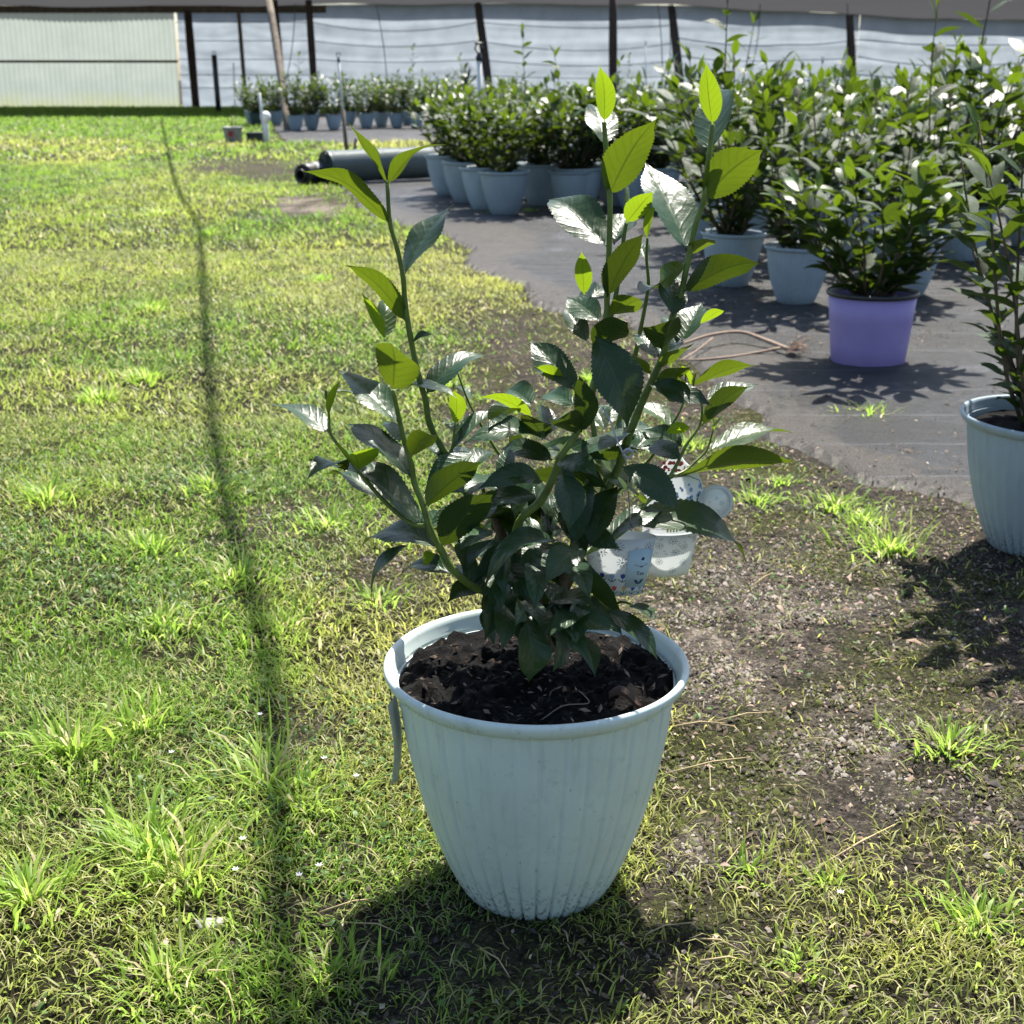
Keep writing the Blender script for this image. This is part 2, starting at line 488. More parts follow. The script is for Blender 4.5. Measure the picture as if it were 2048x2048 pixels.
mat_sheet('weed_mat', axis([(-3, -1.2, .12), (-1.2, 3.0, .03), (3.0, 14, .2)]), axis([(2.2, 8, 0.04), (8, 16, 0.10), (16, 50, 0.5)]), 0, 'dusty black woven weed mat under the block of potted shrubs')
mat_sheet('weed_mat', axis([(-7, .5, .15)]), axis([(18, 50, 0.35)]), 1, 'strip of grey weed mat under the far row of potted shrubs')

# ------------------------------------------------------------------ grass
rg = np.random.RandomState(5)
def blade_geo(P, L, W, az, lean, col, segs, curl=0.0, tipc=1.12):
    """P n*3 roots, az lean direction, lean 0..1.4 rad"""
    n = len(P)
    d = np.stack([np.cos(az), np.sin(az), 0 * az], 1)
    s = np.stack([-np.sin(az + rg.uniform(-.9, .9, n)), np.cos(az + rg.uniform(-.9, .9, n)), 0 * az], 1)
    up = np.array([0, 0, 1.0])
    if segs == 1:
        tip = P + d * (L * np.sin(lean))[:, None] + up * (L * np.cos(lean))[:, None]
        V = np.stack([P - s * W[:, None] / 2, P + s * W[:, None] / 2, tip], 1)
        b = np.arange(n)[:, None] * 3
        T = b + np.array([[0, 1, 2]])
        cols = np.stack([col, col, col * tipc], 1)
        return V.reshape(-1, 3), T, cols.reshape(-1, 3)
    mid = P + d * (L * .5 * np.sin(lean * .7))[:, None] + up * (L * .5 * np.cos(lean * .7))[:, None]
    l2 = np.clip(lean * 1.35 + curl, 0, 1.75)
    tip = mid + d * (L * .5 * np.sin(l2))[:, None] + up * (L * .5 * np.cos(l2))[:, None]
    V = np.stack([P - s * W[:, None] / 2, P + s * W[:, None] / 2, mid - s * W[:, None] * .45, mid + s * W[:, None] * .45, tip], 1)
    b = np.arange(n)[:, None, None] * 5
    T = (b + np.array([[0, 1, 3], [0, 3, 2], [2, 3, 4]])[None]).reshape(-1, 3)
    cols = np.stack([col, col, col, col, col * tipc], 1)
    return V.reshape(-1, 3), T, cols.reshape(-1, 3)

acc = []
def add_blades(*a, **k):
    acc.append(blade_geo(*a, **k))

GREEN = np.array([0.140, 0.240, 0.026]); YEL = np.array([0.330, 0.335, 0.080]); DRY = np.array([0.44, 0.385, 0.21]); BLUEG = np.array([0.10, 0.18, 0.055])
def grass_color(X, Y, n):
    """lush green to yellow patches, with single dry blades"""
    fa = sstep(6, 14, Y); a = sstep(0.40 - .14 * fa, 0.62 + .16 * fa, fbm(X * 0.9 + 3, np.where(Y < 6, Y, 6 + (Y - 6) * .3) * 0.9 + 11, 4))
    a = np.clip(a + .38 * sstep(-.08, -.20, X / np.maximum(Y, 1)) + .6 * sstep(24, 29, Y) - .35 * sstep(15, 18, Y) * (1 - sstep(22, 25, Y)), 0, 1)[:, None]
    b = sstep(0.5, 0.75, fbm(X * 4 + 31, Y * 4 + 1, 3))[:, None]
    c = YEL * (1 - a) + GREEN * a
    c = c + (GREEN - c) * 0.30 * rg.rand(n, 1)
    c = c * (1 - .35 * b) + BLUEG * .35 * b
    dry = (rg.rand(n) < 0.03 + 0.05 * (1 - a[:, 0]))[:, None]
    c = np.where(dry, DRY * rg.uniform(.7, 1.2, (n, 1)), c)
    v_ = .35 - .2 * sstep(6, 14, Y)[:, None]
    return c * (1 + v_ * rg.uniform(-1, 1, (n, 1)))

def scatter(y0, y1, dens, margin=1.25):
    area = 0.75 * margin * (y1 ** 2 - y0 ** 2) / 2 + 0.8 * (y1 - y0)
    n = int(area * dens)
    Y = np.sqrt(rg.uniform(y0 ** 2, y1 ** 2, n)); X = (rg.rand(n) - 0.5) * (0.75 * margin * Y + 0.8)
    a, b = mat_mask(X, Y)
    g, mo, sa, so = maps(X, Y)
    return X, Y, g, mo, sa, so, a | b

POT = at(1069, 1335, 1.609)
def keep_off_pot(X, Y): return (X - 0.030) ** 2 + (Y - 1.605) ** 2 > 0.085 ** 2

# short turf close to the camera
for (y0, y1, dens, L0, L1, W0, W1, sg) in ((1.0, 2.3, 29000, .012, .036, .0014, .0030, 2), (2.3, 4.2, 14000, .014, .040, .0019, .0040, 2), (4.2, 8.5, 5000, .018, .048, .0040, .0075, 1),
                                            (8.5, 18, 1500, .025, .06, .008, .015, 1), (18, 54, 200, .04, .10, .02, .042, 1)):
    X, Y, g, mo, sa, so, inm = scatter(y0, y1, dens)
    tuft = 0.45 + 0.85 * sstep(0.34, 0.62, fbm(X * 7 + 2, Y * 7, 3))
    k = (rg.rand(len(X)) < g * tuft) & ~inm & keep_off_pot(X, Y)
    X, Y, g = X[k], Y[k], g[k]
    n = len(X)
    clump = fbm(X * 5 + 70, Y * 5 + 20, 3)
    L = rg.uniform(L0, L1, n) * (0.55 + 1.0 * clump)
    az = fbm(X * 3, Y * 3 + 60, 2) * 9 + rg.normal(0, 1.3, n)
    lean = np.clip(rg.normal(0.95, 0.36, n), 0.05, 1.5)
    add_blades(np.column_stack([X, Y, gh(X, Y) - .001]), L, rg.uniform(W0, W1, n), az, lean, grass_color(X, Y, n), sg)

# matted clippings lying flat over the turf
for (y0, y1, dens, L0, L1, W0, W1) in ((1.0, 2.3, 9000, .012, .040, .0010, .0022), (2.3, 4.2, 4200, .014, .042, .0014, .003), (4.2, 8.5, 1100, .02, .05, .003, .005)):
    X, Y, g, mo, sa, so, inm = scatter(y0, y1, dens)
    k = (rg.rand(len(X)) < np.clip(g * 1.1 + .05, 0, 1)) & ~inm & keep_off_pot(X, Y)
    X, Y = X[k], Y[k]; n = len(X)
    mixc = rg.rand(n, 1)
    add_blades(np.column_stack([X, Y, gh(X, Y) + rg.uniform(.001, .012, n)]), rg.uniform(L0, L1, n), rg.uniform(W0, W1, n), rg.uniform(0, 6.283, n), np.clip(rg.normal(1.38, .14, n), .9, 1.6),
               (DRY * mixc ** 2 * .8 + (YEL * .8 + GREEN * .35) * (1 - mixc ** 2)) * rg.uniform(.6, 1.25, (n, 1)), 2)
# longer clumps
clumps = [(300, 1700, 60, .105), (370, 1750, 55, .10), (530, 1560, 60, .10), (600, 1600, 40, .08), (470, 1150, 60, .07), (300, 1100, 60, .07), (420, 975, 50, .07), (660, 1050, 30, .08),
          (330, 1250, 50, .07), (560, 1250, 50, .06), (300, 620, 60, .09), (420, 470, 50, .10), (320, 430, 50, .10), (290, 760, 60, .09), (640, 560, 60, .06), (760, 560, 40, .06),
          (800, 1080, 40, .05), (750, 1200, 40, .05), (280, 1450, 50, .08), (330, 1960, 60, .06), (660, 1950, 40, .05), (830, 470, 30, .07), (1000, 430, 30, .07), (1060, 425, 25, .06),
          (1780, 1100, 45, .10), (1740, 830, 40, .07), (1500, 1740, 24, .035), (1660, 1770, 22, .035), (1600, 1930, 26, .035), (1380, 890, 50, .05), (1180, 760, 40, .06), (1450, 930, 45, .05), (1520, 1000, 40, .05), (1670, 1010, 50, .06), (1730, 1040, 50, .05), (900, 770, 30, .05),
          (1560, 960, 30, .04), (1770, 710, 25, .06), (150, 1500, 60, .09), (100, 1000, 60, .09), (60, 1800, 60, .09), (200, 800, 60, .08), (1900, 1500, 50, .06), (1960, 1850, 50, .06)]
for cx, cy, nb_, L0 in clumps:
    p = gpt(cx, cy)
    m = int(nb_ * 3.0)
    rr = np.abs(rg.normal(0, 0.032 + L0 * .25, m)); th = rg.uniform(0, 6.283, m)
    X = p.x + rr * np.cos(th); Y = p.y + rr * np.sin(th)
    k = keep_off_pot(X, Y); X, Y, th = X[k], Y[k], th[k]; m = len(X)
    wsc = 1 + 0.25 * p.y
    add_blades(np.column_stack([X, Y, gh(X, Y) - .002]), L0 * rg.uniform(.35, 1.0, m), rg.uniform(.0020, .0036, m) * wsc, th + rg.normal(0, .5, m), np.clip(rg.normal(.95, .32, m), .1, 1.45),
               np.where(rg.rand(m, 1) < .12, DRY, GREEN * 1.15 + YEL * rg.uniform(0, .45, (m, 1))) * rg.uniform(.75, 1.3, (m, 1)), 2)
# small broad leaved weeds between the blades
X, Y, g, mo, sa, so, inm = scatter(1.0, 4.5, 5200)
pt = sstep(.52, .66, fbm(X * 2.6 + 8, Y * 2.6 + 90, 3))
k = (rg.rand(len(X)) < pt * .8 * np.clip(g + .12, 0, 1)) & ~inm & keep_off_pot(X, Y)
X, Y = X[k], Y[k]; n = len(X)
add_blades(np.column_stack([X, Y, gh(X, Y) + rg.uniform(.004, .018, n)]), rg.uniform(.007, .016, n), rg.uniform(.004, .008, n), rg.uniform(0, 6.28, n), rg.uniform(.9, 1.5, n),
           np.array([0.085, 0.165, 0.04]) * rg.uniform(.7, 1.4, (n, 1)), 2)
# small weeds and mossy stubble over the worn soil
X, Y, g, mo, sa, so, inm = scatter(1.0, 4.6, 16000)
k = (rg.rand(len(X)) < (0.14 + 0.95 * mo) * so * (1 - .7 * sa)) & ~inm & keep_off_pot(X, Y)
X, Y = X[k], Y[k]; n = len(X)
add_blades(np.column_stack([X, Y, gh(X, Y) - .001]), rg.uniform(.004, .012, n), rg.uniform(.002, .005, n), rg.uniform(0, 6.28, n), rg.uniform(.3, 1.4, n),
           (np.array([0.085, 0.095, 0.02]) * rg.uniform(.5, 1.5, (n, 1))), 1)

gmx = Mat('grass_blade'); gmx.set(0.5, 0.35)
ga = gmx.n('ShaderNodeVertexColor', layer_name='Col')
gmx.base(ga.outputs[0])
hs = gmx.n('ShaderNodeHueSaturation'); hs.inputs['Value'].default_value = 1.9; hs.inputs['Saturation'].default_value = 0.98; gmx.l(ga.outputs[0], hs.inputs['Color'])
gmx.translucent(hs.outputs[0], 0.45)
V = np.concatenate([a[0] for a in acc]); off = 0; TT = []; CC = np.concatenate([a[2] for a in acc])
for v, t, c in acc:
    TT.append(t + off); off += len(v)
TT = np.concatenate(TT)
grass = link('lawn_grass', np_mesh('lawn_grass', V, tris=TT, col=np.clip(CC, 0, 1)), gmx.m)
tag(grass, 'sunlit green and yellow lawn grass around the pale blue pot', 'grass', kind='stuff')
print('grass tris', len(TT))

# crumbs of bark, dead leaf and grit lying on the soil and the mat
X, Y, g, mo, sa, so, inm = scatter(1.0, 7.0, 9500, 1.1)
k = (rg.rand(len(X)) < .35 + .65 * (Y < 3.2)) & (rg.rand(len(X)) < np.where(inm, 0.08 + .45 * (fbm(X * 2, Y * 2, 3) > .52), np.clip(so, .04, 1))) & keep_off_pot(X, Y)
X, Y, inm = X[k], Y[k], inm[k]; n = len(X)
sz = rg.gamma(1.6, .0012, n) + .0014
th = rg.uniform(0, 6.28, n); el = rg.uniform(1, 3.2, n)
zz = gh(X, Y) + np.where(inm, .020, .002)
d = np.stack([np.cos(th), np.sin(th), rg.normal(0, .25, n)], 1) * (sz * el)[:, None] * .5
s = np.stack([-np.sin(th), np.cos(th), rg.normal(0, .35, n)], 1) * sz[:, None] * .5
P = np.stack([X, Y, zz], 1); h = np.stack([0 * X, 0 * X, sz * rg.uniform(.3, .8, n)], 1)
V = np.stack([P - d, P - s, P + d, P + s, P + h], 1).reshape(-1, 3)
T = (np.arange(n)[:, None, None] * 5 + np.array([[0, 1, 4], [1, 2, 4], [2, 3, 4], [3, 0, 4]])[None]).reshape(-1, 3)
pal = np.array([[.10, .075, .055], [.06, .045, .035], [.28, .22, .17], [.40, .33, .28], [.20, .14, .10], [.05, .045, .04], [.34, .24, .20], [.12, .12, .05]])
cl = pal[rg.choice(8, n, p=[.26, .24, .05, .02, .12, .21, .02, .08])] * rg.uniform(.7, 1.3, (n, 1))
# fine crumb structure of the worn soil close by
X2, Y2, g2, mo2, sa2, so2, in2 = scatter(1.0, 3.3, 42000, 1.05)
k = (rg.rand(len(X2)) < np.clip(so2 * 1.1, 0, 1) * sstep(.30, .58, fbm(X2 * 11, Y2 * 11, 3))) & ~in2 & keep_off_pot(X2, Y2)
X2, Y2, sa2, mo2 = X2[k], Y2[k], sa2[k], mo2[k]; n2 = len(X2)
s2_ = rg.gamma(1.5, .0008, n2) + .0007; th = rg.uniform(0, 6.28, n2)
P2 = np.stack([X2, Y2, gh(X2, Y2) + .001], 1)
d = np.stack([np.cos(th), np.sin(th), rg.normal(0, .2, n2)], 1) * (s2_ * rg.uniform(.8, 1.6, n2))[:, None]; s = np.stack([-np.sin(th), np.cos(th), rg.normal(0, .2, n2)], 1) * s2_[:, None]; h = np.stack([0 * X2, 0 * X2, s2_ * rg.uniform(.7, 1.6, n2)], 1)
V = np.concatenate([V, np.stack([P2 - d, P2 - s, P2 + d, P2 + s, P2 + h], 1).reshape(-1, 3)])
T = np.concatenate([T, n * 5 + (np.arange(n2)[:, None, None] * 5 + np.array([[0, 1, 4], [1, 2, 4], [2, 3, 4], [3, 0, 4]])[None]).reshape(-1, 3)])
pal2 = np.array([[.024, .020, .017], [.055, .046, .038], [.105, .091, .077], [.21, .187, .162], [.062, .072, .017]])
w_ = rg.rand(n2); idx = np.where(w_ < .28, 0, np.where(w_ < .55, 1, np.where(w_ < .80, 2, 4)))
idx = np.where((rg.rand(n2) < .07 + .45 * sa2), 3, idx); idx = np.where(rg.rand(n2) < .5 * mo2, 4, idx)
cl = np.concatenate([cl, pal2[idx] * rg.uniform(.7, 1.35, (n2, 1))])
lm = Mat('litter'); lm.set(.85, .2); lv = lm.n('ShaderNodeVertexColor', layer_name='Col'); lm.base(lv.outputs[0])
lit = link('ground_litter', np_mesh('ground_litter', V, tris=T, col=np.repeat(cl, 5, 0)), lm.m)
tag(lit, 'crumbs of bark, grit and dead leaf strewn over soil and weed mat', 'litter', kind='stuff')
# ------------------------------------------------------------------ shade house: wall, roof cloth, posts
WY = 52.0
def hz(py, Y=WY):                       # height of a point seen at photo row py, Y metres away
    return at(1024, py, Y).z
cl = Mat('shade_cloth'); cl.set(0.8, 0.2)
cn = cl.noise(0.35, 4, 0.6); cf = cl.noise(1.6, 4, .6)
cl.base(cl.ramp(cn, [(0.3, (0.25, 0.295, 0.345)), (0.7, (0.32, 0.365, 0.42))]))
cl.translucent(cl.ramp(cf, [(0.3, (0.29, 0.335, 0.39)), (0.7, (0.39, 0.44, 0.50))]), 0.60)
M['wood_dark'] = plain('post_wood_dark', (0.060, 0.042, 0.032), .85, .2, .35, 6, .5, .01)
M['wood_tan'] = plain('post_wood_grey', (0.17, 0.14, 0.11), .85, .2, .35, 6, .5, .01)
M['wire'] = plain('wire_grey', (0.10, 0.115, 0.135), .6, .3, .2, 5, 0)
M['white_plastic'] = plain('white_plastic', (0.72, 0.72, 0.70), .4, .4, .06, 20, 0)
M['black_plastic'] = plain('black_plastic', (0.018, 0.018, 0.02), .42, .5, .3, 15, .15)

sw = empty('shade_cloth_wall', (0, WY, 0))
tag(sw, 'pale blue shade cloth wall hung on wires behind the potted shrubs', 'wall')
def ztop(x):
    return np.interp(x, [-12, -6, 0, 6, 10, 16, 60], [hz(20), hz(16), hz(14), hz(18), hz(30), hz(46), hz(60)])
def cloth_panel(x0, x1, seed):
    xs_ = np.linspace(x0, x1, 46); zs = np.linspace(-.05, 1, 44)
    A, B = np.meshgrid(xs_, zs)
    zt = ztop(A) + .12
    Z = B * zt
    u = (A - x0) / (x1 - x0)
    sag = 4 * u * (1 - u)
    ph = Z * 9 + sag * (1.3 + .6 * math.sin(seed)) + 2.0 * fbm(A * .35 + seed * 9, Z * .9 + seed, 3)
    Yd = .030 * np.sin(ph) * fbm(A * .5 + seed, Z * 1.2, 2) ** 1.5 + .010 * np.sin(ph * 2.3 + seed) * fbm(A * .9, Z * 2 + seed, 2) + .10 * (fbm(A * .4, Z * .6 + seed, 3) - .5)
    n = len(xs_); ii, jj = np.meshgrid(np.arange(n - 1), np.arange(len(zs) - 1)); q = (jj * n + ii).ravel()
    me = np_mesh('cloth_panel', np.column_stack([A.ravel(), Yd.ravel(), Z.ravel()]), quads=np.stack([q, q + 1, q + n + 1, q + n], 1), smooth=True)
    return link('cloth_panel', me, cl.m, sw)
edges = [-11.75, -9.55, -7.0, -1.2, 5.7, 12.2, 19, 27]
for i in range(len(edges) - 1):
    cloth_panel(edges[i] + .01, edges[i + 1] - .01, i + 1)
for k, py in enumerate((45, 82, 119, 150, 176)):
    for i in range(len(edges) - 1):
        a, b = edges[i], edges[i + 1]
        sag = .10 + .05 * ((i * 7 + k * 3) % 5) if i > 1 else .0
        P = []
        for t in np.linspace(0, 1, 9):
            x = a + (b - a) * t
            P.append((x, .22 if i > 3 else -.20, hz(py) * (1 - .006 * max(0, x)) - sag * 4 * t * (1 - t)))
        V, F = tube_geo(P, .014, 5)
        link('wire', mesh('wire', V, F), M['wire'], sw)

pc = Mat('polycarbonate'); pc.set(0.35, 0.4)
pz = pc.n('ShaderNodeTexCoord'); psx = pc.n('ShaderNodeSeparateXYZ'); pc.l(pz.outputs['Object'], psx.inputs[0])
pn = pc.noise(1.1, 4, .6)
alg = pc.math('MULTIPLY', pc.ramp(pc.math('ADD', psx.outputs[2], pc.math('MULTIPLY', pn, .9)), [(.45, (1, 1, 1)), (1.0, (0, 0, 0))]), .55)
pcc = pc.mix(alg, pc.ramp(pn, [(.3, (.34, .40, .37)), (.7, (.41, .46, .43))]), (.46, .47, .22))
pc.base(pcc); pc.translucent(pcc, .62); pc.see_through(.06)
pw = empty('polycarbonate_wall', (0, WY, 0))
tag(pw, 'translucent corrugated wall panels beside the shade cloth wall', 'wall')
def corr(x0, x1, z0, z1, dy):
    n = int((x1 - x0) / .045)
    V, F = [], []
    for i in range(n + 1):
        x = x0 + (x1 - x0) * i / n
        y = dy + .018 * math.sin(x * 2 * math.pi / .18)
        V += [(x, y, z0), (x, y, (z0 + z1) / 2), (x, y, z1)]
    for i in range(n):
        F += [(3 * i, 3 * i + 3, 3 * i + 4, 3 * i + 1), (3 * i + 1, 3 * i + 4, 3 * i + 5, 3 * i + 2)]
    return link('corrugated_panel', mesh('corrugated_panel', V, F), pc.m, pw)
zr, zt = hz(123), hz(22)
for x0, x1 in ((-26, -23.6), (-23.6, -21.2), (-21.2, -18.8), (-18.8, -16.4), (-16.4, -14.0), (-14.0, -11.85)):
    corr(x0, x1, -.05, zr - .03, 0); corr(x0, x1, zr + .03, zt, .03)
V, F = box_geo((-18.9, -.07, zr), (14.2, .06, .09)); link('rail', mesh('rail', V, F, False), M['wood_tan'], pw)
V, F = box_geo((-17.5, -.09, hz(19)), (22.0, .10, .24)); link('top_beam', mesh('top_beam', V, F, False), M['wood_tan'], pw)

# roof cloth over the far end
rm = Mat('roof_cloth'); rm.set(.85, .2)
rn = rm.noise(.6, 4, .6)
rm.base(rm.ramp(rn, [(.3, (.045, .045, .048)), (.7, (.09, .09, .095))])); rm.translucent((.065, .065, .068), .45)
xs_ = np.linspace(-27, 27, 90); yv = np.linspace(40, WY + .3, 26)
A, B = np.meshgrid(xs_, yv)
Z = ztop(A) + .22 + .07 * np.sin(A * 1.1 + B * .4) * (fbm(A * .3, B * .3, 2)) + .10 * (fbm(A * .5, B * .5, 3) - .5) - .10 * sstep(50.8, 52, B) + (52 - B) * .012
n = len(xs_); ii, jj = np.meshgrid(np.arange(n - 1), np.arange(len(yv) - 1)); q = (jj * n + ii).ravel()
roof = link('shade_roof', np_mesh('shade_roof', np.column_stack([A.ravel(), B.ravel(), Z.ravel()]), quads=np.stack([q, q + 1, q + n + 1, q + n], 1), smooth=True), rm.m)
tag(roof, 'grey sagging shade cloth roof above the far wall', 'shade roof')

def post(top, bot, Yt, Yb, r, mat, label, name='wooden_post', bend=0.0):
    a = at(top[0], top[1], Yt); b = at(bot[0], bot[1], Yb)
    b2 = b + (b - a) * ((b.z + .15) / max(.1, (a.z - b.z)))         # run it down into the ground
    P = [tuple(b2 + (a - b2) * t + Vector((bend * math.sin(math.pi * t), 0, 0))) for t in np.linspace(0, 1, 7)]
    V, F = tube_geo(P, [r * (1 + .06 * math.sin(5 * i)) for i in range(7)], 10)
    o = link(name, mesh(name, V, F), mat)
    tag(o, label, 'post')
    return o
G_ = 'posts of the shade house'
post((375, 22), (392, 213), WY - .35, WY - .35, .14, M['wood_dark'], 'dark brown corner post between corrugated panels and shade cloth')
post((477, 24), (493, 215), WY - .3, WY - .3, .07, M['wood_tan'], 'thin grey post standing against the shade cloth beside the corrugated panels')
post((536, -10), (574, 258), 31.5, 28.6, .075, M['wood_tan'], 'tan pole leaning beside the end of the far shrub row', bend=.03)
post((549, 0), (563, 152), 44, 44, .09, M['wood_dark'], 'dark post half hidden by the tan leaning pole')
post((617, 0), (627, 153), 43, 43, .10, M['wood_dark'], 'straight dark post rising behind the far shrub row')
post((956, 10), (976, 160), 42, 40, .11, M['wood_dark'], 'dark post leaning behind the white sprinkler pipe')
post((1226, -12), (1226, 165), 30, 30, .085, M['wood_dark'], 'thick upright dark post behind the shrub block')
post((1343, 15), (1360, 160), 41, 39, .11, M['wood_dark'], 'dark leaning post with two thin wires hanging beside it')
post((1699, 30), (1706, 170), 40, 40, .11, M['wood_dark'], 'dark post behind the shrubs nearest the purple pot')
# slack wires hanging from the roof
for k, (x0, x1, y1, lab) in enumerate(((1316, 1322, 160, 'thin slack wire hanging from the roof beside the wire nearest the leaning post'), (1338, 1332, 160, 'thin wire hanging closest to the dark leaning post'),
                             (1695, 1680, 140, 'thin guy wire slanting beside the dark post near the purple pot'), (1520, 1500, 90, 'faint wire slanting down from the roof over the tall shoots'),
                             (752, 776, 150, 'thin wire slanting down over the far shrub row'), (590, 568, 120, 'thin wire looped from the top beam to the leaning pole'))):
    a = at(x0, 8, 46); b = at(x1, y1 + 60, 44)
    P = [tuple(a + (b - a) * t + Vector((.08 * math.sin(3.1 * t), 0, 0))) for t in np.linspace(0, 1, 8)]
    V, F = tube_geo(P, .014, 5)
    tag(link('hanging_wire', mesh('hanging_wire', V, F), M['wire']), lab, 'wire')
# cable stretched overhead along the grass: its shadow crosses the lawn
P = []
for i, (gx_, gy_) in enumerate([(570, 2040), (525, 1290), (425, 870), (402, 520), (390, 440), (345, 350), (322, 240)]):
    p = gpt(gx_, gy_); h = 4.6
    P.append((p.x + h * SUN.x / SUN.z, p.y + h * SUN.y / SUN.z, h))
a = Vector(P[0]); b = Vector(P[1]); P.insert(0, tuple(a + (a - b) * 1.2))
V, F = tube_geo(catmull(P, 6), .021, 8)
tag(link('overhead_cable', mesh('overhead_cable', V, F), M['black_plastic']), 'dark cable stretched overhead above the lawn, casting a thin shadow', 'cable')
# ------------------------------------------------------------------ pots
def blue_pot_mat(name, col):
    m = Mat(name); m.set(.42, .4)
    n1 = m.noise(7, 5, .6); n2 = m.noise(160, 3, .6)
    c = m.ramp(n1, [(.3, tuple(x * .90 for x in col)), (.7, tuple(min(1, x * 1.06) for x in col))])
    tc = m.n('ShaderNodeTexCoord'); sp = m.n('ShaderNodeSeparateXYZ'); m.l(tc.outputs['Object'], sp.inputs[0])
    low = m.ramp(m.math('ADD', sp.outputs[2], m.math('MULTIPLY', m.noise(30, 5, .7), .08)), [(.055, (1, 1, 1)), (.115, (0, 0, 0))])     # splashed soil near the foot
    speck = m.ramp(n2, [(.53, (0, 0, 0)), (.64, (1, 1, 1))])
    c = m.mix(m.math('MULTIPLY', m.math('MULTIPLY', low, speck), .8), c, (.07, .06, .05))
    mp = m.n('ShaderNodeMapping'); mp.inputs['Scale'].default_value = (70, 70, 5); m.l(tc.outputs['Object'], mp.inputs['Vector'])
    drip = m.ramp(m.noise(1.0, 4, .6, vec=mp.outputs[0]), [(.56, (0, 0, 0)), (.70, (.30, .30, .30))])
    c = m.mix(drip, c, tuple(x * .62 for x in col))
    oi = m.n('ShaderNodeObjectInfo'); hv = m.n('ShaderNodeHueSaturation'); m.l(c, hv.inputs['Color']); m.l(m.math('MULTIPLY_ADD', oi.outputs['Random'], .22, .88), hv.inputs['Value']); c = hv.outputs[0]
    dust = m.ramp(m.noise(45, 6, .75), [(.56, (0, 0, 0)), (.75, (.45, .45, .45))])
    c = m.mix(dust, c, (.30, .30, .26))
    m.base(c); m.bump(m.noise(22, 3, .5), .08, .004)
    return m.m
M['pot_hero'] = blue_pot_mat('pot_plastic_pale_blue', (0.66, 0.765, 0.735))
M['pot_blue'] = blue_pot_mat('pot_plastic_blue', (0.34, 0.42, 0.48))
M['pot_green'] = blue_pot_mat('pot_plastic_dark_green', (0.04, 0.075, 0.07))
sm_ = Mat('potting_soil'); sm_.set(.92, .2)
s1 = sm_.noise(70, 6, .75); s2 = sm_.noise(240, 4, .7)
sm_.base(sm_.mix(sm_.ramp(s2, [(.62, (0, 0, 0)), (.72, (.6, .6, .6))]), sm_.ramp(s1, [(.3, (.0018, .0016, .0015)), (.7, (.006, .005, .0043))]), (.03, .025, .02)))
sm_.bump(sm_.math('ADD', s1, sm_.math('MULTIPLY', s2, .5)), 1.0, .01)
M['soil'] = sm_.m

BODY = [(.088, 0), (.0925, .004), (.103, .022), (.114, .045), (.126, .075), (.138, .11), (.149, .15), (.1585, .19), (.1655, .23), (.170, .265), (.1725, .285), (.1738, .2975)]
RIM = [(.1710, .2930), (.1765, .2938), (.1800, .2955), (.1835, .2985), (.1865, .3025), (.1888, .3075), (.1898, .3120), (.1888, .3155), (.1868, .3170), (.1838, .3166), (.1812, .3145), (.1792, .3090), (.1770, .3010), (.1712, .2900), (.1680, .27), (.1625, .23)]
def rib(nrib, seg):
    def f(t, i, r, z):
        a = .0020 + .0050 * max(0, 1 - z / .11)
        if z > .285: a *= max(0, (.2975 - z) / .0125)
        x = abs(math.sin(nrib * t / 2))
        return -a * math.exp(-(x / .34) ** 2) + .0012 * max(0, 1 - z / .1)
    return f
def pot_meshes(seg, nrib, pm, name):
    if seg > 200:
        zz = np.linspace(0, .2975, 34); cz = catmull([(b[0], b[1], 0) for b in BODY], 8); body = [(float(np.interp(z, [b[1] for b in cz], [b[0] for b in cz])), float(z)) for z in zz]
    else: body = BODY
    V, F = lathe(body, seg, rib(nrib, seg)); F.append(tuple(range(seg))[::-1])
    b = mesh(name + '_body', V, F); b.materials.append(pm); b.set_sharp_from_angle(angle=R(50))
    V, F = lathe(RIM, max(48, seg // 2)); r = mesh(name + '_rim', V, F); r.materials.append(pm); r.set_sharp_from_angle(angle=R(38))
    return b, r
def soil_mesh(name, R0, z, n=26, amp=.006):
    V, F = [(0, 0, z + .01)], []
    rings, seg = n, n * 2
    for i in range(1, rings + 1):
        r = R0 * i / rings
        for k in range(seg):
            t = 6.28318 * k / seg
            x, y = r * math.cos(t), r * math.sin(t)
            V.append((x, y, z + amp * 2.4 * (float(fbm(x * 28 + 5, y * 28 + 5, 4)) - .5) + amp * 2 * (float(fbm(x * 90, y * 90, 2)) - .5) + .008 * (1 - i / rings)))
    for k in range(seg): F.append((0, 1 + k, 1 + (k + 1) % seg))
    for i in range(rings - 1):
        for k in range(seg):
            k2 = (k + 1) % seg; a = 1 + i * seg; b = a + seg
            F.append((a + k, b + k, b + k2, a + k2))
    me = mesh(name, V, F); me.materials.append(M['soil']); return me
PB = pot_meshes(144, 36, M['pot_blue'], 'blue_pot')
PG = pot_meshes(144, 36, M['pot_green'], 'green_pot')
SOIL_LO = soil_mesh('pot_soil', .1695, .283, 10, .008)
def place_pot(loc, scale, label, group=None, kind='blue', name='flower_pot'):
    e = empty(name, loc, random.uniform(0, 6)); e.scale = (scale,) * 3
    b, r = PB if kind == 'blue' else PG
    link('pot_body', b, None, e); link('rim', r, None, e); link('soil', SOIL_LO, None, e)
    e.rotation_euler.x = rnd.uniform(-.025, .025); e.rotation_euler.y = rnd.uniform(-.025, .025)
    tag(e, label, 'pot', group); return e

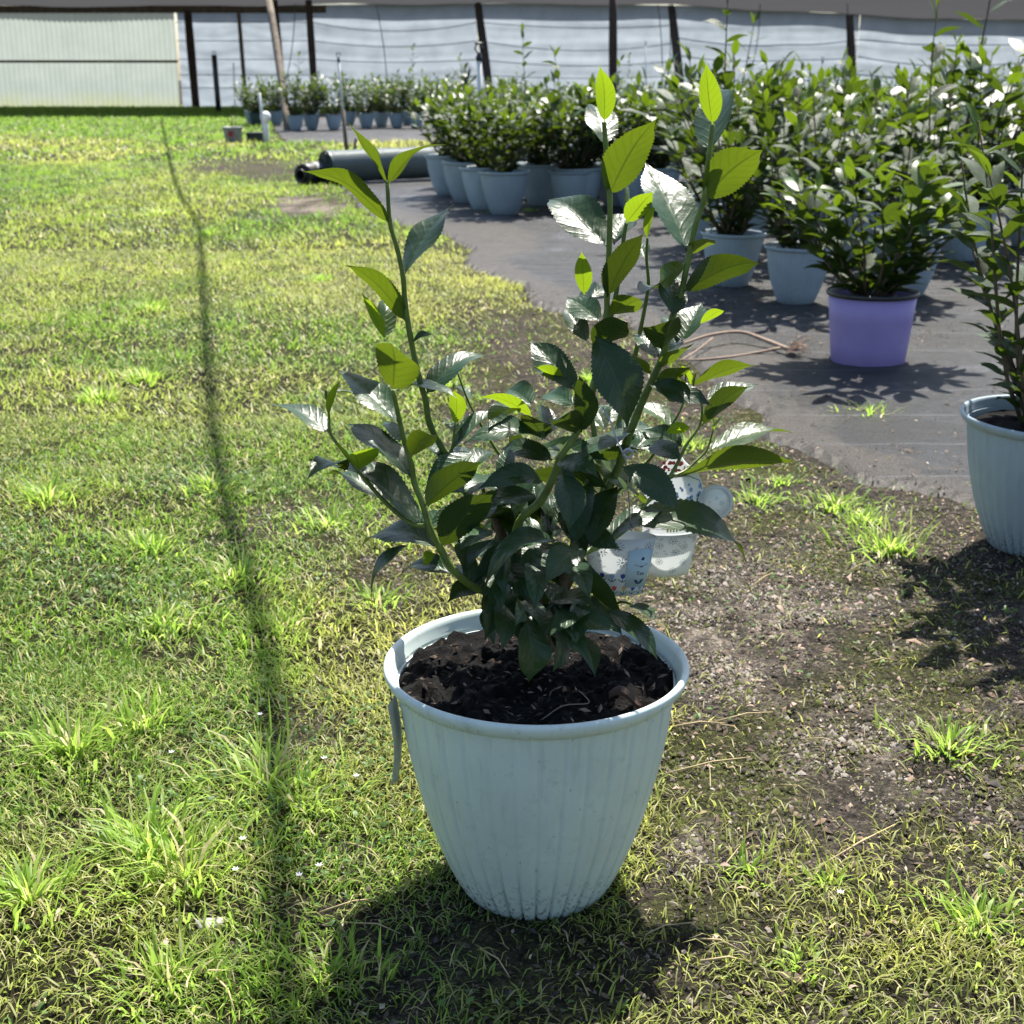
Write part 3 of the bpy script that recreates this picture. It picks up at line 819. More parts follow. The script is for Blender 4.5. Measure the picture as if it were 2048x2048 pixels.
# ------------------------------------------------------------------ shrubs of the nursery block
rnd = random.Random(3)
def leaf_profile(u):
    return (max(0.0, u) ** .72) * (max(0.0, 1 - u) ** .95) * 3.25 if 0 < u < 1 else 0.0
def unit_leaf(seed, mat, name):
    r = random.Random(seed)
    us = [0, .07, .2, .35, .5, .65, .8, .92, 1]; vs_ = [-1, -.5, 0, .5, 1]
    V, F, UV = [], [], []
    bend, fold, ph = r.uniform(.02, .10), r.uniform(.05, .35), r.uniform(0, 6)
    for u in us:
        h = leaf_profile(u) * .5 if u > 0 else .03
        if u == 1: h = .004
        for v in vs_:
            z = bend * 4 * u * (1 - u) - .10 * max(0, u - .6) ** 2 * 4 + fold * abs(v) * h * .42 + .03 * h * abs(v) * math.sin(9 * u + ph)
            V.append((u, v * h, z)); UV.append((u, .5 + v / 2))
    m = len(vs_)
    for i in range(len(us) - 1):
        for j in range(m - 1):
            F.append((i * m + j, (i + 1) * m + j, (i + 1) * m + j + 1, i * m + j + 1))
    me = mesh(name, V, F, True, UV); me.materials.append(mat); return me
UL = [unit_leaf(k, M['bgleaf'], 'shrub_leaf') for k in range(5)]
UY = [unit_leaf(k + 9, M['bgyoung'], 'shrub_leaf_young') for k in range(3)]

def gen_shrub(seed, H, spread, nst, nl, LL, tall=0, yp=.12):
    """stems (polylines with radii) and leaves (base, axis*length, side*width, normal, young)"""
    r = random.Random(seed)
    stems, leaves = [], []
    for s in range(nst):
        az = 6.2832 * (s + r.uniform(-.3, .3)) / nst * 1.0 + (2.4 * s)
        out = spread * math.sqrt(r.uniform(.10, 1))
        hh = H * r.uniform(.62, 1.0) * (1 - .25 * (out / spread) ** 2)
        if s < tall: hh = H * r.uniform(1.25, 1.45); out *= .5
        d = Vector((math.cos(az), math.sin(az), 0))
        P = []
        for t in np.linspace(0, 1, 7):
            P.append(d * (out * (t ** .8)) * 1.0 + Vector((.015 * math.sin(5 * t + s), .015 * math.cos(4 * t + 2 * s), hh * t)) + d * .02)
        stems.append((P, [.0055 * (1 - .7 * t) for t in np.linspace(0, 1, 7)]))
        n = int(nl * (1.0 if s >= tall else 1.2))
        for k in range(n):
            t = .05 + .95 * (k + r.random() * .6) / n
            i = min(5, int(t * 6)); f = t * 6 - i
            p = P[i] + (P[i + 1] - P[i]) * f
            ax = (P[i + 1] - P[i]).normalized()
            a = 2.4 * k + s
            rad = Vector((math.cos(a), math.sin(a), 0))
            rad = (rad + d * .5).normalized()
            top = t > .9
            el = r.uniform(.25, .75) if not top else r.uniform(.9, 1.3)
            e = (rad * math.cos(el) + ax * math.sin(el)).normalized()
            L = LL * r.uniform(.65, 1.15) * (.72 if top else 1) * (.75 + .25 * min(1, t * 1.6))
            up = Vector((r.uniform(-.35, .35), r.uniform(-.35, .35), 1))
            nrm = (up - e * up.dot(e)).normalized()
            sd = nrm.cross(e)
            leaves.append((p, e * L, sd * (L * r.uniform(.36, .48)), nrm * L, (top and r.random() < .75) or (t > .8 and r.random() < yp)))
    return stems, leaves
def stems_mesh(st, name):
    V, F = join_geo([tube_geo(P, R_, 5) for P, R_ in st])
    me = mesh(name, V, F); me.materials.append(M['stem_bark']); return me
def foliage_mesh(lv, name):
    V, T, UV, mi = [], [], [], []
    for (p, e, s, n, y) in lv:
        b = len(V)
        for u, v, z in ((0, 0, 0), (.28, -.42, .03), (.28, .0, .02), (.28, .42, .03), (.62, -.42, .05), (.62, 0, .03), (.62, .42, .05), (1, 0, -.04)):
            V.append(p + e * u + s * v + n * z); UV.append((u, .5 + v))
        for f in ((0, 1, 2), (0, 2, 3), (1, 4, 5, 2), (2, 5, 6, 3), (4, 7, 5), (5, 7, 6)):
            T.append(tuple(b + i for i in f)); mi.append(1 if y else 0)
    me = mesh(name, V, T, True, UV); me.materials.append(M['bgleaf']); me.materials.append(M['bgyoung'])
    me.polygons.foreach_set('material_index', mi); return me
def place_shrub(loc, rz, scale, proto, label, group=None, single=False, name='tea_shrub'):
    e = empty(name, loc, rz); e.scale = (scale,) * 3
    e.rotation_euler.x = rnd.uniform(-.10, .10); e.rotation_euler.y = rnd.uniform(-.10, .10)
    tag(e, label, 'shrub', group)
    link('stems', proto['stems'], None, e)
    if not single:
        f = link('foliage', proto['fol'], None, e); f['kind'] = 'stuff'
    else:
        for k, (p, ex, sd, nm, y) in enumerate(proto['lv']):
            o = bpy.data.objects.new('leaf', (UY[k % 3] if y else UL[k % 5])); C.objects.link(o); o.parent = e
            o.matrix_local = Matrix(((ex.x, sd.x, nm.x, p.x), (ex.y, sd.y, nm.y, p.y), (ex.z, sd.z, nm.z, p.z), (0, 0, 0, 1)))
    return e
def proto(seed, *a, **k):
    st, lv = gen_shrub(seed, *a, **k)
    d = {'st': st, 'lv': lv}
    d['stems'] = stems_mesh(st, 'shrub_stems'); d['fol'] = foliage_mesh(lv, 'shrub_foliage')
    return d
PR = [proto(20 + i, .62, .30, 19, 15, .112) for i in range(5)]
PT = [proto(40 + i, .66, .30, 18, 16, .110, tall=1) for i in range(2)]
NEAR = [proto(60, .46, .28, 19, 15, .115, yp=.45), proto(61, .70, .31, 18, 16, .115, tall=1), proto(62, .66, .31, 18, 16, .115, tall=0), proto(63, .76, .27, 17, 16, .11, tall=3)]

def pot_and_shrub(px, py, rimw, pr, hs, plabel, slabel, pg=None, sg=None, single=False, kind='blue', dz=.008):
    """px,py: front foot of the pot in the photograph; rimw: width of its rim there"""
    g = gpt(px, py)
    sc = np.clip(rimw / FPX * g.y / .38, .72, 1.12)
    g = Vector((g.x, g.y + .09 * sc, 0)); g.x = (px - CX) / FPX * (g.y * math.cos(PITCH) + math.sin(PITCH) * CAM_H)
    z = float(gh(g.x, g.y)) + dz
    place_pot((g.x, g.y, z), sc, plabel, pg, kind)
    place_shrub((g.x, g.y, z + .272 * sc), rnd.uniform(0, 6.28), hs, pr, slabel, sg, single)
    return g
# the four pots in the slanting front line of the block, and the three beside them
BG = 'pots along the near edge of the shrub block'; SG = 'shrubs along the near edge of the shrub block'
pot_and_shrub(1009, 434, 102, PR[0], 1.05, 'blue ribbed pot at the corner of the shrub block, grass tuft at its foot', 'bushy shrub in the corner pot with the grass tuft', single=True)
pot_and_shrub(972, 424, 100, PR[1], 1.05, 'blue ribbed pot half hidden behind the corner pot of the block', 'bushy shrub just behind the corner shrub of the block', single=True)
pot_and_shrub(934, 409, 96, PR[2], 1.1, 'blue ribbed pot third from the corner in the slanting line', 'bushy shrub third from the corner in the slanting line', single=True)
pot_and_shrub(898, 394, 93, PR[3], 1.1, 'blue ribbed pot at the end of the slanting line beside the fabric roll', 'bushy shrub at the end of the slanting line beside the fabric roll', single=True)
for px, py, k in ((1083, 415, 4), (1160, 423, 0), (1232, 416, 1), (1315, 424, 2)):
    pot_and_shrub(px, py, 97, (PT[0] if px == 1160 else PR[k]), 1.1, 'blue ribbed pot in the front row seen behind the tall tea plant', 'bushy shrub in the front row seen behind the tall tea plant', BG, SG, single=True)
# right hand pots by the purple pot
pot_and_shrub(1459, 581, 131, NEAR[1], 1.30, 'grey blue ribbed pot second from the purple pot', 'tall leafy shrub with long upright shoots in the second pot from the purple one', single=True)
pot_and_shrub(1590, 617, 140, NEAR[2], 1.22, 'grey blue ribbed pot right beside the purple pot', 'dense shrub in the grey blue pot right beside the purple pot', single=True)
pot_and_shrub(1808, 600, 140, PT[1], 1.15, 'grey blue ribbed pot behind the purple pot', 'tall shrub standing behind the purple pot', single=True)
# purple pot
pm = Mat('pot_purple'); pm.set(.5, .35)
pn_ = pm.noise(9, 4, .6)
pm.base(pm.ramp(pn_, [(.3, (.30, .235, .50)), (.7, (.34, .27, .55))])); pm.bump(pm.noise(90, 3, .6), .06, .002)
g = gpt(1737, 740); PP = Vector((1.30, g.y + .115, float(gh(1.30, g.y)) + .010))
e = empty('flower_pot', PP)
tag(e, 'smooth purple plastic pot with a black rim on the weed mat', 'pot')
prof = [(.128, 0), (.133, .006), (.139, .07), (.148, .16), (.156, .243), (.150, .243), (.146, .20)]
V, F = lathe(prof, 64); F.append(tuple(range(64))[::-1]); link('pot_body', mesh('purple_pot_body', V, F), pm.m, e)
prof = [(.1565, .2435), (.162, .244), (.1645, .250), (.1645, .257), (.161, .261), (.155, .260), (.151, .255), (.1495, .2)]
V, F = lathe(prof, 64); link('rim', mesh('purple_pot_rim', V, F), M['black_plastic'], e)
link('soil', soil_mesh('purple_pot_soil', .15, .222, 12, .008), None, e)
place_shrub(PP + Vector((0, 0, .22)), .4, 1.24, NEAR[0], 'compact glossy shrub growing in the purple pot', None, True)
# pot and shrub standing just right of the photograph's view
place_pot((1.15, 2.95, float(gh(1.15, 2.95))), .95, 'blue ribbed pot on the worn soil in front of the purple pot')
place_shrub((1.15, 2.95, .26), 1.1, 1.02, NEAR[3], 'tall shrub on the worn soil in front of the purple pot', None, True)
# rows behind
ROWP, ROWS = 'pots in the rows deep inside the shrub block', 'shrubs in the rows deep inside the shrub block'
def row_shrub(X, Y, hs, k, kind='blue', pl='blue ribbed pot in the rows deep inside the shrub block', sl='bushy shrub in the rows deep inside the shrub block', pg=ROWP, sg=ROWS, sc=.95):
    place_pot((X, Y, .009), sc, pl, pg, kind)
    place_shrub((X, Y, .009 + .272 * sc), rnd.uniform(0, 6.28), hs, (PT[k % 2] if rnd.random() < .15 else PR[k % 5]), sl, sg)
k = 0
for Y, step, lo, hi in ((7.9, .62, 1500, 2080), (8.8, .62, 1430, 2090), (9.8, .66, 1390, 2090), (11.2, .62, 1120, 2090), (12.4, .62, 915, 2090), (13.8, .66, 905, 2100), (15.6, .72, 915, 2100), (18.0, .85, 915, 2110), (21.5, 1.0, 915, 2120), (26, 1.1, 905, 2120), (31, 1.3, 890, 2120)):
    z = Y / math.cos(PITCH) * .955
    x = (lo - CX) / FPX * Y * 1.0
    while x < (hi - CX) / FPX * Y:
        k += 1
        wh = ('close behind the pots beside the purple pot' if Y < 10 else 'in the middle rows just behind the front row of the block' if Y < 16 else 'in the rearmost rows before the shade cloth wall')
        row_shrub(x + rnd.uniform(-.10, .10), Y + rnd.uniform(-.15, .15), rnd.uniform(.88, 1.2) * (1.40 if Y < 12 else 1.08), k, 'blue',
                  'blue ribbed pot ' + wh, 'bushy shrub ' + wh, 'pots ' + wh, 'shrubs ' + wh)
        x += step
# the far row left
FP, FS = 'pots of the far row on the strip of weed mat', 'shrubs of the far row on the strip of weed mat'
for i, (px, py) in enumerate(((590, 263), (623, 261), (667, 261), (732, 258), (762, 255), (793, 257), (832, 258), (868, 257), (905, 256))):
    g = gpt(px, py)
    row_shrub(g.x, g.y + .1, rnd.uniform(1.3, 1.48), i, 'blue', 'blue ribbed pot in the far row on the strip of weed mat', 'bushy shrub in the far row on the strip of weed mat', FP, FS, .93)
for i in range(9):
    row_shrub(-5.8 + i * .72 + rnd.uniform(-.1, .1), 31.8 + rnd.uniform(-.2, .2), rnd.uniform(1.35, 1.5), i, 'blue', 'blue ribbed pot in the second line of the far row', 'bushy shrub in the second line of the far row', 'pots in the second line of the far row', 'shrubs in the second line of the far row', .93)
g = gpt(512, 253); row_shrub(g.x, g.y + .1, 1.15, 2, 'green', 'dark green pot at the end of the far row by the ball topped pipe', 'shrub in the dark green pot at the end of the far row', None, None, .85)
g = gpt(552, 240); row_shrub(g.x, g.y + .1, 1.15, 3, 'green', 'dark green pot tucked behind the foot of the leaning pole', 'shrub in the dark green pot behind the leaning pole', None, None, .9)

# ------------------------------------------------------------------ spiky palm behind the block
pe = empty('spiky_palm', (at(932, 200, 24).x, 24, 0)); tag(pe, 'dark spiky palm rising above the shrub block behind the white sprinkler pipe', 'palm')
V, F = tube_geo([(0, 0, 0), (0, 0, .85)], [.06, .05], 8); link('trunk', mesh('trunk', V, F), M['stem_bark'], pe)
M['palm'] = plain('palm_frond', (.03, .05, .025), .5, .3, .3, 8, 0)
for i in range(46):
    a = rnd.uniform(0, 6.28); el = rnd.uniform(.1, 1.45); L = rnd.uniform(.36, .52)
    d = Vector((math.cos(a) * math.cos(el), math.sin(a) * math.cos(el), math.sin(el))); s = Vector((-math.sin(a), math.cos(a), 0)) * .012
    b = Vector((0, 0, .84)); u = Vector((0, 0, .006))
    V = [b - s * .5, b + s * .5, b + d * L * .5 + s, b + d * L * .5 - s, b + d * L - Vector((0, 0, .03)), b + d * L * .5 + u]
    link('frond', mesh('frond', V, [(0, 1, 5), (1, 2, 5), (3, 0, 5), (2, 4, 5), (4, 3, 5)]), M['palm'], pe)

# ------------------------------------------------------------------ irrigation and bits in the yard
def riser(name, base, top, Y, r, mat, head, label, lower=None, cat='sprinkler'):
    b = at(base[0], base[1], Y); b.z = -.05; t = at(top[0], top[1], Y)
    e = empty(name, (b.x, Y, 0)); tag(e, label, cat)
    o = Vector((b.x, Y, 0))
    P = [tuple(b + (t - b) * k - o) for k in (0, .33, .66, 1)]
    if lower:
        m = b + (t - b) * lower[0]
        V, F = tube_geo([b - o, m - o], lower[1], 8); link('stake', mesh('stake', V, F), lower[2], e)
        P = [tuple(m + (t - m) * k - o) for k in (-.1, .5, 1)]
    V, F = tube_geo(P, r, 10); link('pipe', mesh('pipe', V, F), mat, e)
    tt = t - o
    if head == 'sprinkler':
        s = r / .018
        V, F = lathe([(.0, 0), (.022, 0), (.024, .03), (.016, .04), (.016, .06), (.0, .06)], 12); V = [(v[0] * s + tt.x, v[1] * s + tt.y, v[2] * s + tt.z) for v in V]
        link('collar', mesh('collar', V, F), M['black_plastic'], e)
        parts = []
        for sx in (-1, 1): parts.append(tube_geo([tuple(tt + Vector((sx * .012, 0, .06)) * s), tuple(tt + Vector((sx * .03, 0, .085)) * s), tuple(tt + Vector((sx * .012, 0, .12)) * s)], .006 * s, 6))
        parts.append(tube_geo([tuple(tt + Vector((-.03, 0, .12)) * s), tuple(tt + Vector((.03, 0, .12)) * s)], .008 * s, 6))
        V, F = join_geo(parts); link('spray_head', mesh('spray_head', V, F), M['black_plastic'], e)
    if head == 'ball':
        V, F = lathe([(.0, -.085), (.045, -.08), (.075, -.045), (.088, 0), (.082, .045), (.055, .078), (.02, .094), (0, .096)], 24); V = [(v[0] + tt.x, v[1] + tt.y, v[2] + tt.z + .04) for v in V]
        link('ball_cap', mesh('ball_cap', V, F), M['white_plastic'], e)
    if head == 'ring':
        P = [tuple(tt + Vector((.05 * math.cos(a), 0, .05 + .06 * math.sin(a)))) for a in np.linspace(0, 6.2832, 17)]
        V, F = tube_geo(P, .016, 6); link('ring', mesh('ring', V, F), M['white_plastic'], e)
    return e
riser('sprinkler_riser', (962, 320), (958, 122), 14.2, .024, M['white_plastic'], 'sprinkler', 'thick white sprinkler pipe standing among the block shrubs')
riser('sprinkler_riser', (694, 308), (677, 124), 19.7, .017, M['white_plastic'], 'sprinkler', 'thin sprinkler riser tied to a brown stake on the grass band', (.5, .028, M['wood_tan']))
riser('sprinkler_riser', (1645, 250), (1645, 126), 22, .012, M['white_plastic'], 'sprinkler', 'slim sprinkler riser poking above the shrubs by the purple pot')
riser('sprinkler_riser', (1293, 250), (1291, 90), 26, .010, M['white_plastic'], 'sprinkler', 'faint sprinkler riser near the two thin wires hanging beside the leaning post')
riser('standpipe', (534, 286), (531, 240), 23.4, .042, M['white_plastic'], 'ball', 'short grey standpipe with a white ball cap', cat='pipe')
riser('marker_post', (438, 232), (428, 110), 44, .08, M['black_plastic'], 'ring', 'thin black post with a pale ring on top', cat='post')
riser('garden_stake', (531, 285), (518, 185), 23.2, .022, M['white_plastic'], None, 'pale stake leaning against the ball capped standpipe', cat='stake')
riser('garden_stake', (706, 308), (712, 277), 19.7, .02, M['wood_tan'], None, 'short brown stake beside the sprinkler riser', cat='stake')
riser('garden_stake', (470, 216), (467, 125), 49, .02, M['white_plastic'], None, 'slim pale rod standing against the grey cloth', cat='stake')
# printed bucket
b = gpt(467, 286); e = empty('bucket', (b.x, b.y, 0)); tag(e, 'small pale bucket with red printed marks and a dead plant', 'bucket')
V, F = lathe([(.12, 0), (.155, .24), (.165, .25), (.155, .252), (.15, .2), (0, .19)], 28); F.append(tuple(range(28))[::-1]); link('bucket_wall', mesh('bucket_wall', V, F), plain('bucket_grey', (.42, .43, .45), .5, .3, .3, 14, 0), e)
V, F = [], []
for i in range(7):
    a = -1.9 + i * .09
    for z in (.10, .19): r_ = .124 + .035 * z / .24 + .004; V.append((r_ * math.cos(a), r_ * math.sin(a), z))
F = [(2 * i, 2 * i + 2, 2 * i + 3, 2 * i + 1) for i in range(6)]
link('printed_patch', mesh('printed_patch', V, F), plain('print_red', (.35, .06, .05), .5, .3, .3, 30, 0), e)
for i in range(6):
    V, F = tube_geo([(rnd.uniform(-.05, .05), rnd.uniform(-.05, .05), .19), (rnd.uniform(-.09, .09), rnd.uniform(-.06, .06), rnd.uniform(.32, .45))], .005, 5); link('dead_stem', mesh('dead_stem', V, F), M['stem_bark'], e)
# a second, squat dark tray beside the standpipe
b = gpt(512, 284); e = empty('plant_tray', (b.x, b.y, 0)); tag(e, 'squat dark tray beside the foot of the standpipe', 'tray')
V, F = box_geo((0, 0, .07), (.26, .2, .14)); link('tray_wall', mesh('tray_wall', V, F, False), M['black_plastic'], e)
V, F = box_geo((0, 0, .142), (.29, .23, .02)); link('tray_lip', mesh('tray_lip', V, F, False), M['black_plastic'], e)

# fabric roll lying on the mat
rl = Mat('roll_fabric'); rl.set(.38, .5)
tc = rl.n('ShaderNodeTexCoord'); wv = rl.n('ShaderNodeTexWave', wave_type='BANDS', bands_direction='X'); wv.inputs['Scale'].default_value = 14; wv.inputs['Distortion'].default_value = .6
rl.l(tc.outputs['Object'], wv.inputs['Vector'])
rl.base(rl.mix(wv.outputs['Fac'], (.05, .068, .062), (.17, .205, .20))); rl.bump(wv.outputs['Fac'], .6, .01)
p0 = gpt(648, 372); p1 = gpt(880, 362)
ax = Vector((p1.x - p0.x, p1.y - p0.y, 0)); L = ax.length; rad = .165
e = empty('fabric_roll', (p0.x, p0.y + rad, 0), math.atan2(ax.y, ax.x)); tag(e, 'thick black roll of netting lying on the weed mat', 'fabric roll')
V, F = [], []
ns, sg = 60, 40
for i in range(ns + 1):
    x = L * i / ns
    for k in range(sg):
        t = 6.2832 * k / sg
        rr = rad * (1 + .025 * math.sin(x * 21) * .5 + .03 * math.sin(3 * t + x * 2) + .02 * (float(fbm(x * 5, t * 2, 2)) - .5))
        V.append((x, rr * math.cos(t), rad + .01 + rr * math.sin(t) * .93))
for i in range(ns):
    for k in range(sg): k2 = (k + 1) % sg; F.append((i * sg + k, i * sg + k2, (i + 1) * sg + k2, (i + 1) * sg + k))
F.append(tuple(range(sg))); F.append(tuple(ns * sg + k for k in range(sg))[::-1])
link('roll_body', mesh('roll_body', V, F), rl.m, e)
V, F = [], []
for i in range(60):                                   # spiral end of the cloth
    t = i * .45; r_ = rad * (.95 - .8 * i / 60); V += [(-.012, r_ * math.cos(t), rad + .01 + r_ * math.sin(t) * .93), (.02, r_ * math.cos(t), rad + .01 + r_ * math.sin(t) * .93)]
F = [(2 * i, 2 * i + 1, 2 * i + 3, 2 * i + 2) for i in range(59)]
link('roll_end', mesh('roll_end', V, F), rl.m, e)
# smaller roll with a hollow core, pointing at the path
p0 = gpt(607, 372); e = empty('fabric_roll', (p0.x, p0.y + .02, 0), R(62)); tag(e, 'short black fabric roll with a hollow core and a grey flap', 'fabric roll')
r1 = .105
prof = [(.045, -.05), (.052, -.055), (.056, -.05), (.058, 0), (.07, .0), (.075, -.02), (r1 * .98, -.01), (r1, .02), (r1, .5), (r1 * .9, .62)]
V, F = lathe(prof, 36); V = [(z, x, r1 + y) for (x, y, z) in V]; link('roll_body', mesh('roll_body', V, [f[::-1] for f in F]), M['black_plastic'], e)
V, F = lathe([(.045, -.05), (.044, .3), (.0, .3)], 24); V = [(z, x, r1 + y) for (x, y, z) in V]; link('core', mesh('core', V, F), M['black_plastic'], e)
V, F = [], []
for i in range(9):
    t = 2.2 - i * .42
    for x in (.12, .48): V.append((x, -(r1 + .006) * math.sin(t - 1.2) - max(0, i - 5) * .06, max(.014, r1 + (r1 + .006) * math.cos(t - 1.2) - max(0, i - 5) * .07)))
F = [(2 * i, 2 * i + 1, 2 * i + 3, 2 * i + 2) for i in range(8)]
link('flap', mesh('flap', V, F), plain('flap_grey', (.20, .21, .23), .5, .4, .2, 10, .2), e)

# dead uprooted twig on the mat
e = empty('dead_branch', gpt(1560, 695)); tag(e, 'bare forked branch with a dry root clump lying on the weed mat', 'branch')
M['deadwood'] = plain('deadwood', (.30, .22, .17), .8, .2, .3, 40, .3)
o = gpt(1560, 695); o.z = 0
def gp(px, py, z): v = gpt(px, py, z); return v - o
P = catmull([gp(1580, 700, .03), gp(1530, 680, .04), gp(1480, 664, .055), (gp(1420, 670, .06)), gp(1370, 686, .04), gp(1310, 702, .02)], 4)
V, F = tube_geo(P, [.009 - .00025 * i for i in range(len(P))], 7); link('stem', mesh('stem', V, F), M['deadwood'], e)
P = catmull([gp(1560, 696, .03), gp(1500, 708, .015), gp(1440, 716, .013), gp(1380, 720, .014), gp(1290, 718, .014)], 4)
V, F = tube_geo(P, [.006 - .00015 * i for i in range(len(P))], 6); link('fork', mesh('fork', V, F), M['deadwood'], e)
P = catmull([gp(1425, 676, .05), gp(1395, 700, .03), gp(1360, 722, .014)], 4)
V, F = tube_geo(P, .0035, 6); link('fork', mesh('fork', V, F), M['deadwood'], e)
for i in range(60):
    a = rnd.uniform(-1.3, 1.3); L = rnd.uniform(.03, .085); s = gp(1580 + rnd.uniform(-8, 8), 702 + rnd.uniform(-6, 4), .025)
    s.z = max(s.z, .02)
    d = Vector((math.cos(a), math.sin(a) * .8, rnd.uniform(-.15, .75)))
    q = s + d * L; q.z = max(q.z, .018)
    V, F = tube_geo([s, s + d * L * .5 + Vector((0, 0, .008)), q], [.0028, .0018, .001], 4); link('root', mesh('root', V, F), M['deadwood'], e)
# ------------------------------------------------------------------ the tea plant in its pot
Y0 = 1.609
PX = 0.030
hz0 = float(gh(PX, Y0)) - .004
hp = empty('flower_pot', (PX, Y0, hz0)); tag(hp, 'large pale blue ribbed pot on the grass holding the tall tea plant', 'pot')
b_, r_ = pot_meshes(720, 36, M['pot_hero'], 'tea_pot')
link('pot_body', b_, None, hp); link('rim', r_, None, hp)
link('soil', soil_mesh('tea_pot_soil', .1705, .2945, 64, .009), None, hp)
M['bark'] = plain('bark_chip', (.045, .032, .024), .85, .2, .5, 60, .4)
M['bark_pale'] = plain('bark_chip_pale', (.22, .17, .13), .85, .2, .3, 60, .3)
rs = random.Random(8)
parts_d, parts_p = [], []
for i in range(520):
    a = rs.uniform(0, 6.283); rr = .168 * math.sqrt(rs.random()); x, y = rr * math.cos(a), rr * math.sin(a)
    z = .2945 + .009 * 2.4 * (float(fbm(x * 28 + 5, y * 28 + 5, 4)) - .5) + .018 * (float(fbm(x * 90, y * 90, 2)) - .5) + .008 * (1 - rr / .1735)
    L = rs.uniform(.004, .016); W = L * rs.uniform(.15, .5); t = rs.uniform(0, 6.28)
    d = Vector((math.cos(t), math.sin(t), rs.uniform(-.5, .6))) * L / 2; s = Vector((-math.sin(t), math.cos(t), rs.uniform(-.4, .4))) * W / 2; c = Vector((x, y, z + .001)); u = Vector((0, 0, W * .5))
    (parts_p if rs.random() < .14 else parts_d).append(([c - d, c - s, c + d, c + s, c + u], [(0, 1, 4), (1, 2, 4), (2, 3, 4), (3, 0, 4)]))
for nm, pp, mt in (('bark_crumbs', parts_d, M['bark']), ('bark_crumbs', parts_p, M['bark_pale'])):
    V, F = join_geo(pp); o = link(nm, mesh(nm, V, F, False), mt, hp); o['kind'] = 'stuff'
# curled dead leaf and a root fibre on the soil
V, F = [], []
for i in range(9):
    for j in range(5):
        u, v = i / 8, j / 4 * 2 - 1
        V.append((.085 + .05 * u, -.085 - .02 * u + v * .011 * math.sin(math.pi * (u * .9 + .05)), .302 + .009 * v * v + .008 * math.sin(6 * u)))
F = [(i * 5 + j, (i + 1) * 5 + j, (i + 1) * 5 + j + 1, i * 5 + j + 1) for i in range(8) for j in range(4)]
link('dead_leaf', mesh('dead_leaf', V, F), plain('dead_leaf', (.07, .045, .035), .7, .3, .3, 60, .2), hp)
V, F = tube_geo(catmull([(.005, -.135, .300), (.03, -.115, .308), (.06, -.10, .304), (.055, -.085, .308), (.05, -.06, .302)], 4), .0007, 5); link('root_fibre', mesh('root_fibre', V, F), M['bark_pale'], hp)
# water drops on the pot wall
wm = Mat('water_drop'); wm.set(.03, .6); wm.base((.8, .9, .92)); wm.b.inputs['Transmission Weight'].default_value = .9; wm.b.inputs['IOR'].default_value = 1.33
ds = []
for i in range(70):
    a = rs.uniform(-2.9, -.25); z = rs.uniform(.03, .275) if i > 26 else rs.uniform(.297, .309)
    r0 = float(np.interp(z, [q[1] for q in BODY], [q[0] for q in BODY])) - .0004 if z < .28 else .1893
    s = rs.uniform(.0007, .0019); c = Vector((r0 * math.cos(a), r0 * math.sin(a), z)); n = Vector((math.cos(a), math.sin(a), 0)); tt = Vector((-math.sin(a), math.cos(a), 0)); ln = rs.uniform(1, 2.2)
    V = [c + n * s]; F = []
    for k in range(8):
        q = 6.283 * k / 8; V.append(c + tt * s * math.cos(q) * .9 + Vector((0, 0, s * ln * math.sin(q))) + n * s * .15)
        F.append((0, 1 + k, 1 + (k + 1) % 8))
    ds.append((V, F))
V, F = join_geo(ds); o = link('water_drops', mesh('water_drops', V, F), wm.m, hp); o['kind'] = 'stuff'

plant = empty('tea_plant', (PX, Y0, hz0 + .28)); tag(plant, 'tall tea plant with glowing young leaves growing in the large pale blue pot', 'tea plant')
PO = plant.location.copy()
BASE = Vector((PX, Y0, hz0 + .28))
def S(name, pts, r0, r1, mat='stem_green', sides=9):
    """pts: (px, py, depth from the pot axis)"""
    P = [at(x, y, Y0 + d) - PO for x, y, d in pts]
    P = catmull(P, 5); n = len(P)
    # swell a little at the nodes
    rad = [(r0 + (r1 - r0) * i / (n - 1)) * (1 + .10 * (1 if i % 5 == 0 else 0)) for i in range(n)]
    V, F = tube_geo(P, rad, sides)
    return link(name, mesh(name, V, F), M[mat], plant)
# trunk and woody feet
S('trunk', [(1082, 1300, 0), (1076, 1250, -.005), (1068, 1205, -.01)], .011, .009, 'stem_bark')
S('trunk', [(1096, 1300, .01), (1105, 1240, .01), (1120, 1180, .0), (1140, 1120, -.01)], .009, .007, 'stem_bark')
S('trunk', [(1066, 1290, .02), (1055, 1215, .02), (1030, 1150, .03), (1010, 1090, .03), (985, 1020, .04)], .008, .006, 'stem_bark')
S('trunk', [(1090, 1290, .03), (1120, 1200, .05), (1160, 1110, .06), (1195, 1020, .06)], .008, .005, 'stem_bark')
S('branch', [(1072, 1215, -.01), (1035, 1207, -.03), (997, 1193, -.05), (950, 1175, -.07), (910, 1144, -.09), (882, 1100, -.09), (860, 1057, -.09), (845, 1007, -.085), (829, 967, -.08), (823, 930, -.08), (810, 886, -.08), (798, 836, -.08), (786, 780, -.085)], .0052, .0026)
S('branch', [(985, 1020, .04), (932, 985, .05), (897, 920, .05), (860, 849, .05), (851, 799, .05), (837, 752, .05), (820, 669, .05), (810, 604, .05), (806, 553, .05), (795, 499, .05), (780, 445, .05), (774.7, 368, .05)], .0046, .0024)
S('twig', [(775, 368, .05), (765, 350, .05), (757.6, 336, .05)], .0016, .0009)
S('twig', [(852, 1052, -.09), (823, 1047, -.08), (776, 1010, -.07), (735, 965, -.065), (700, 920, -.06), (683, 898, -.06), (661, 867, -.06), (658, 833, -.06), (655, 800, -.06), (652, 780, -.06)], .0032, .0009)
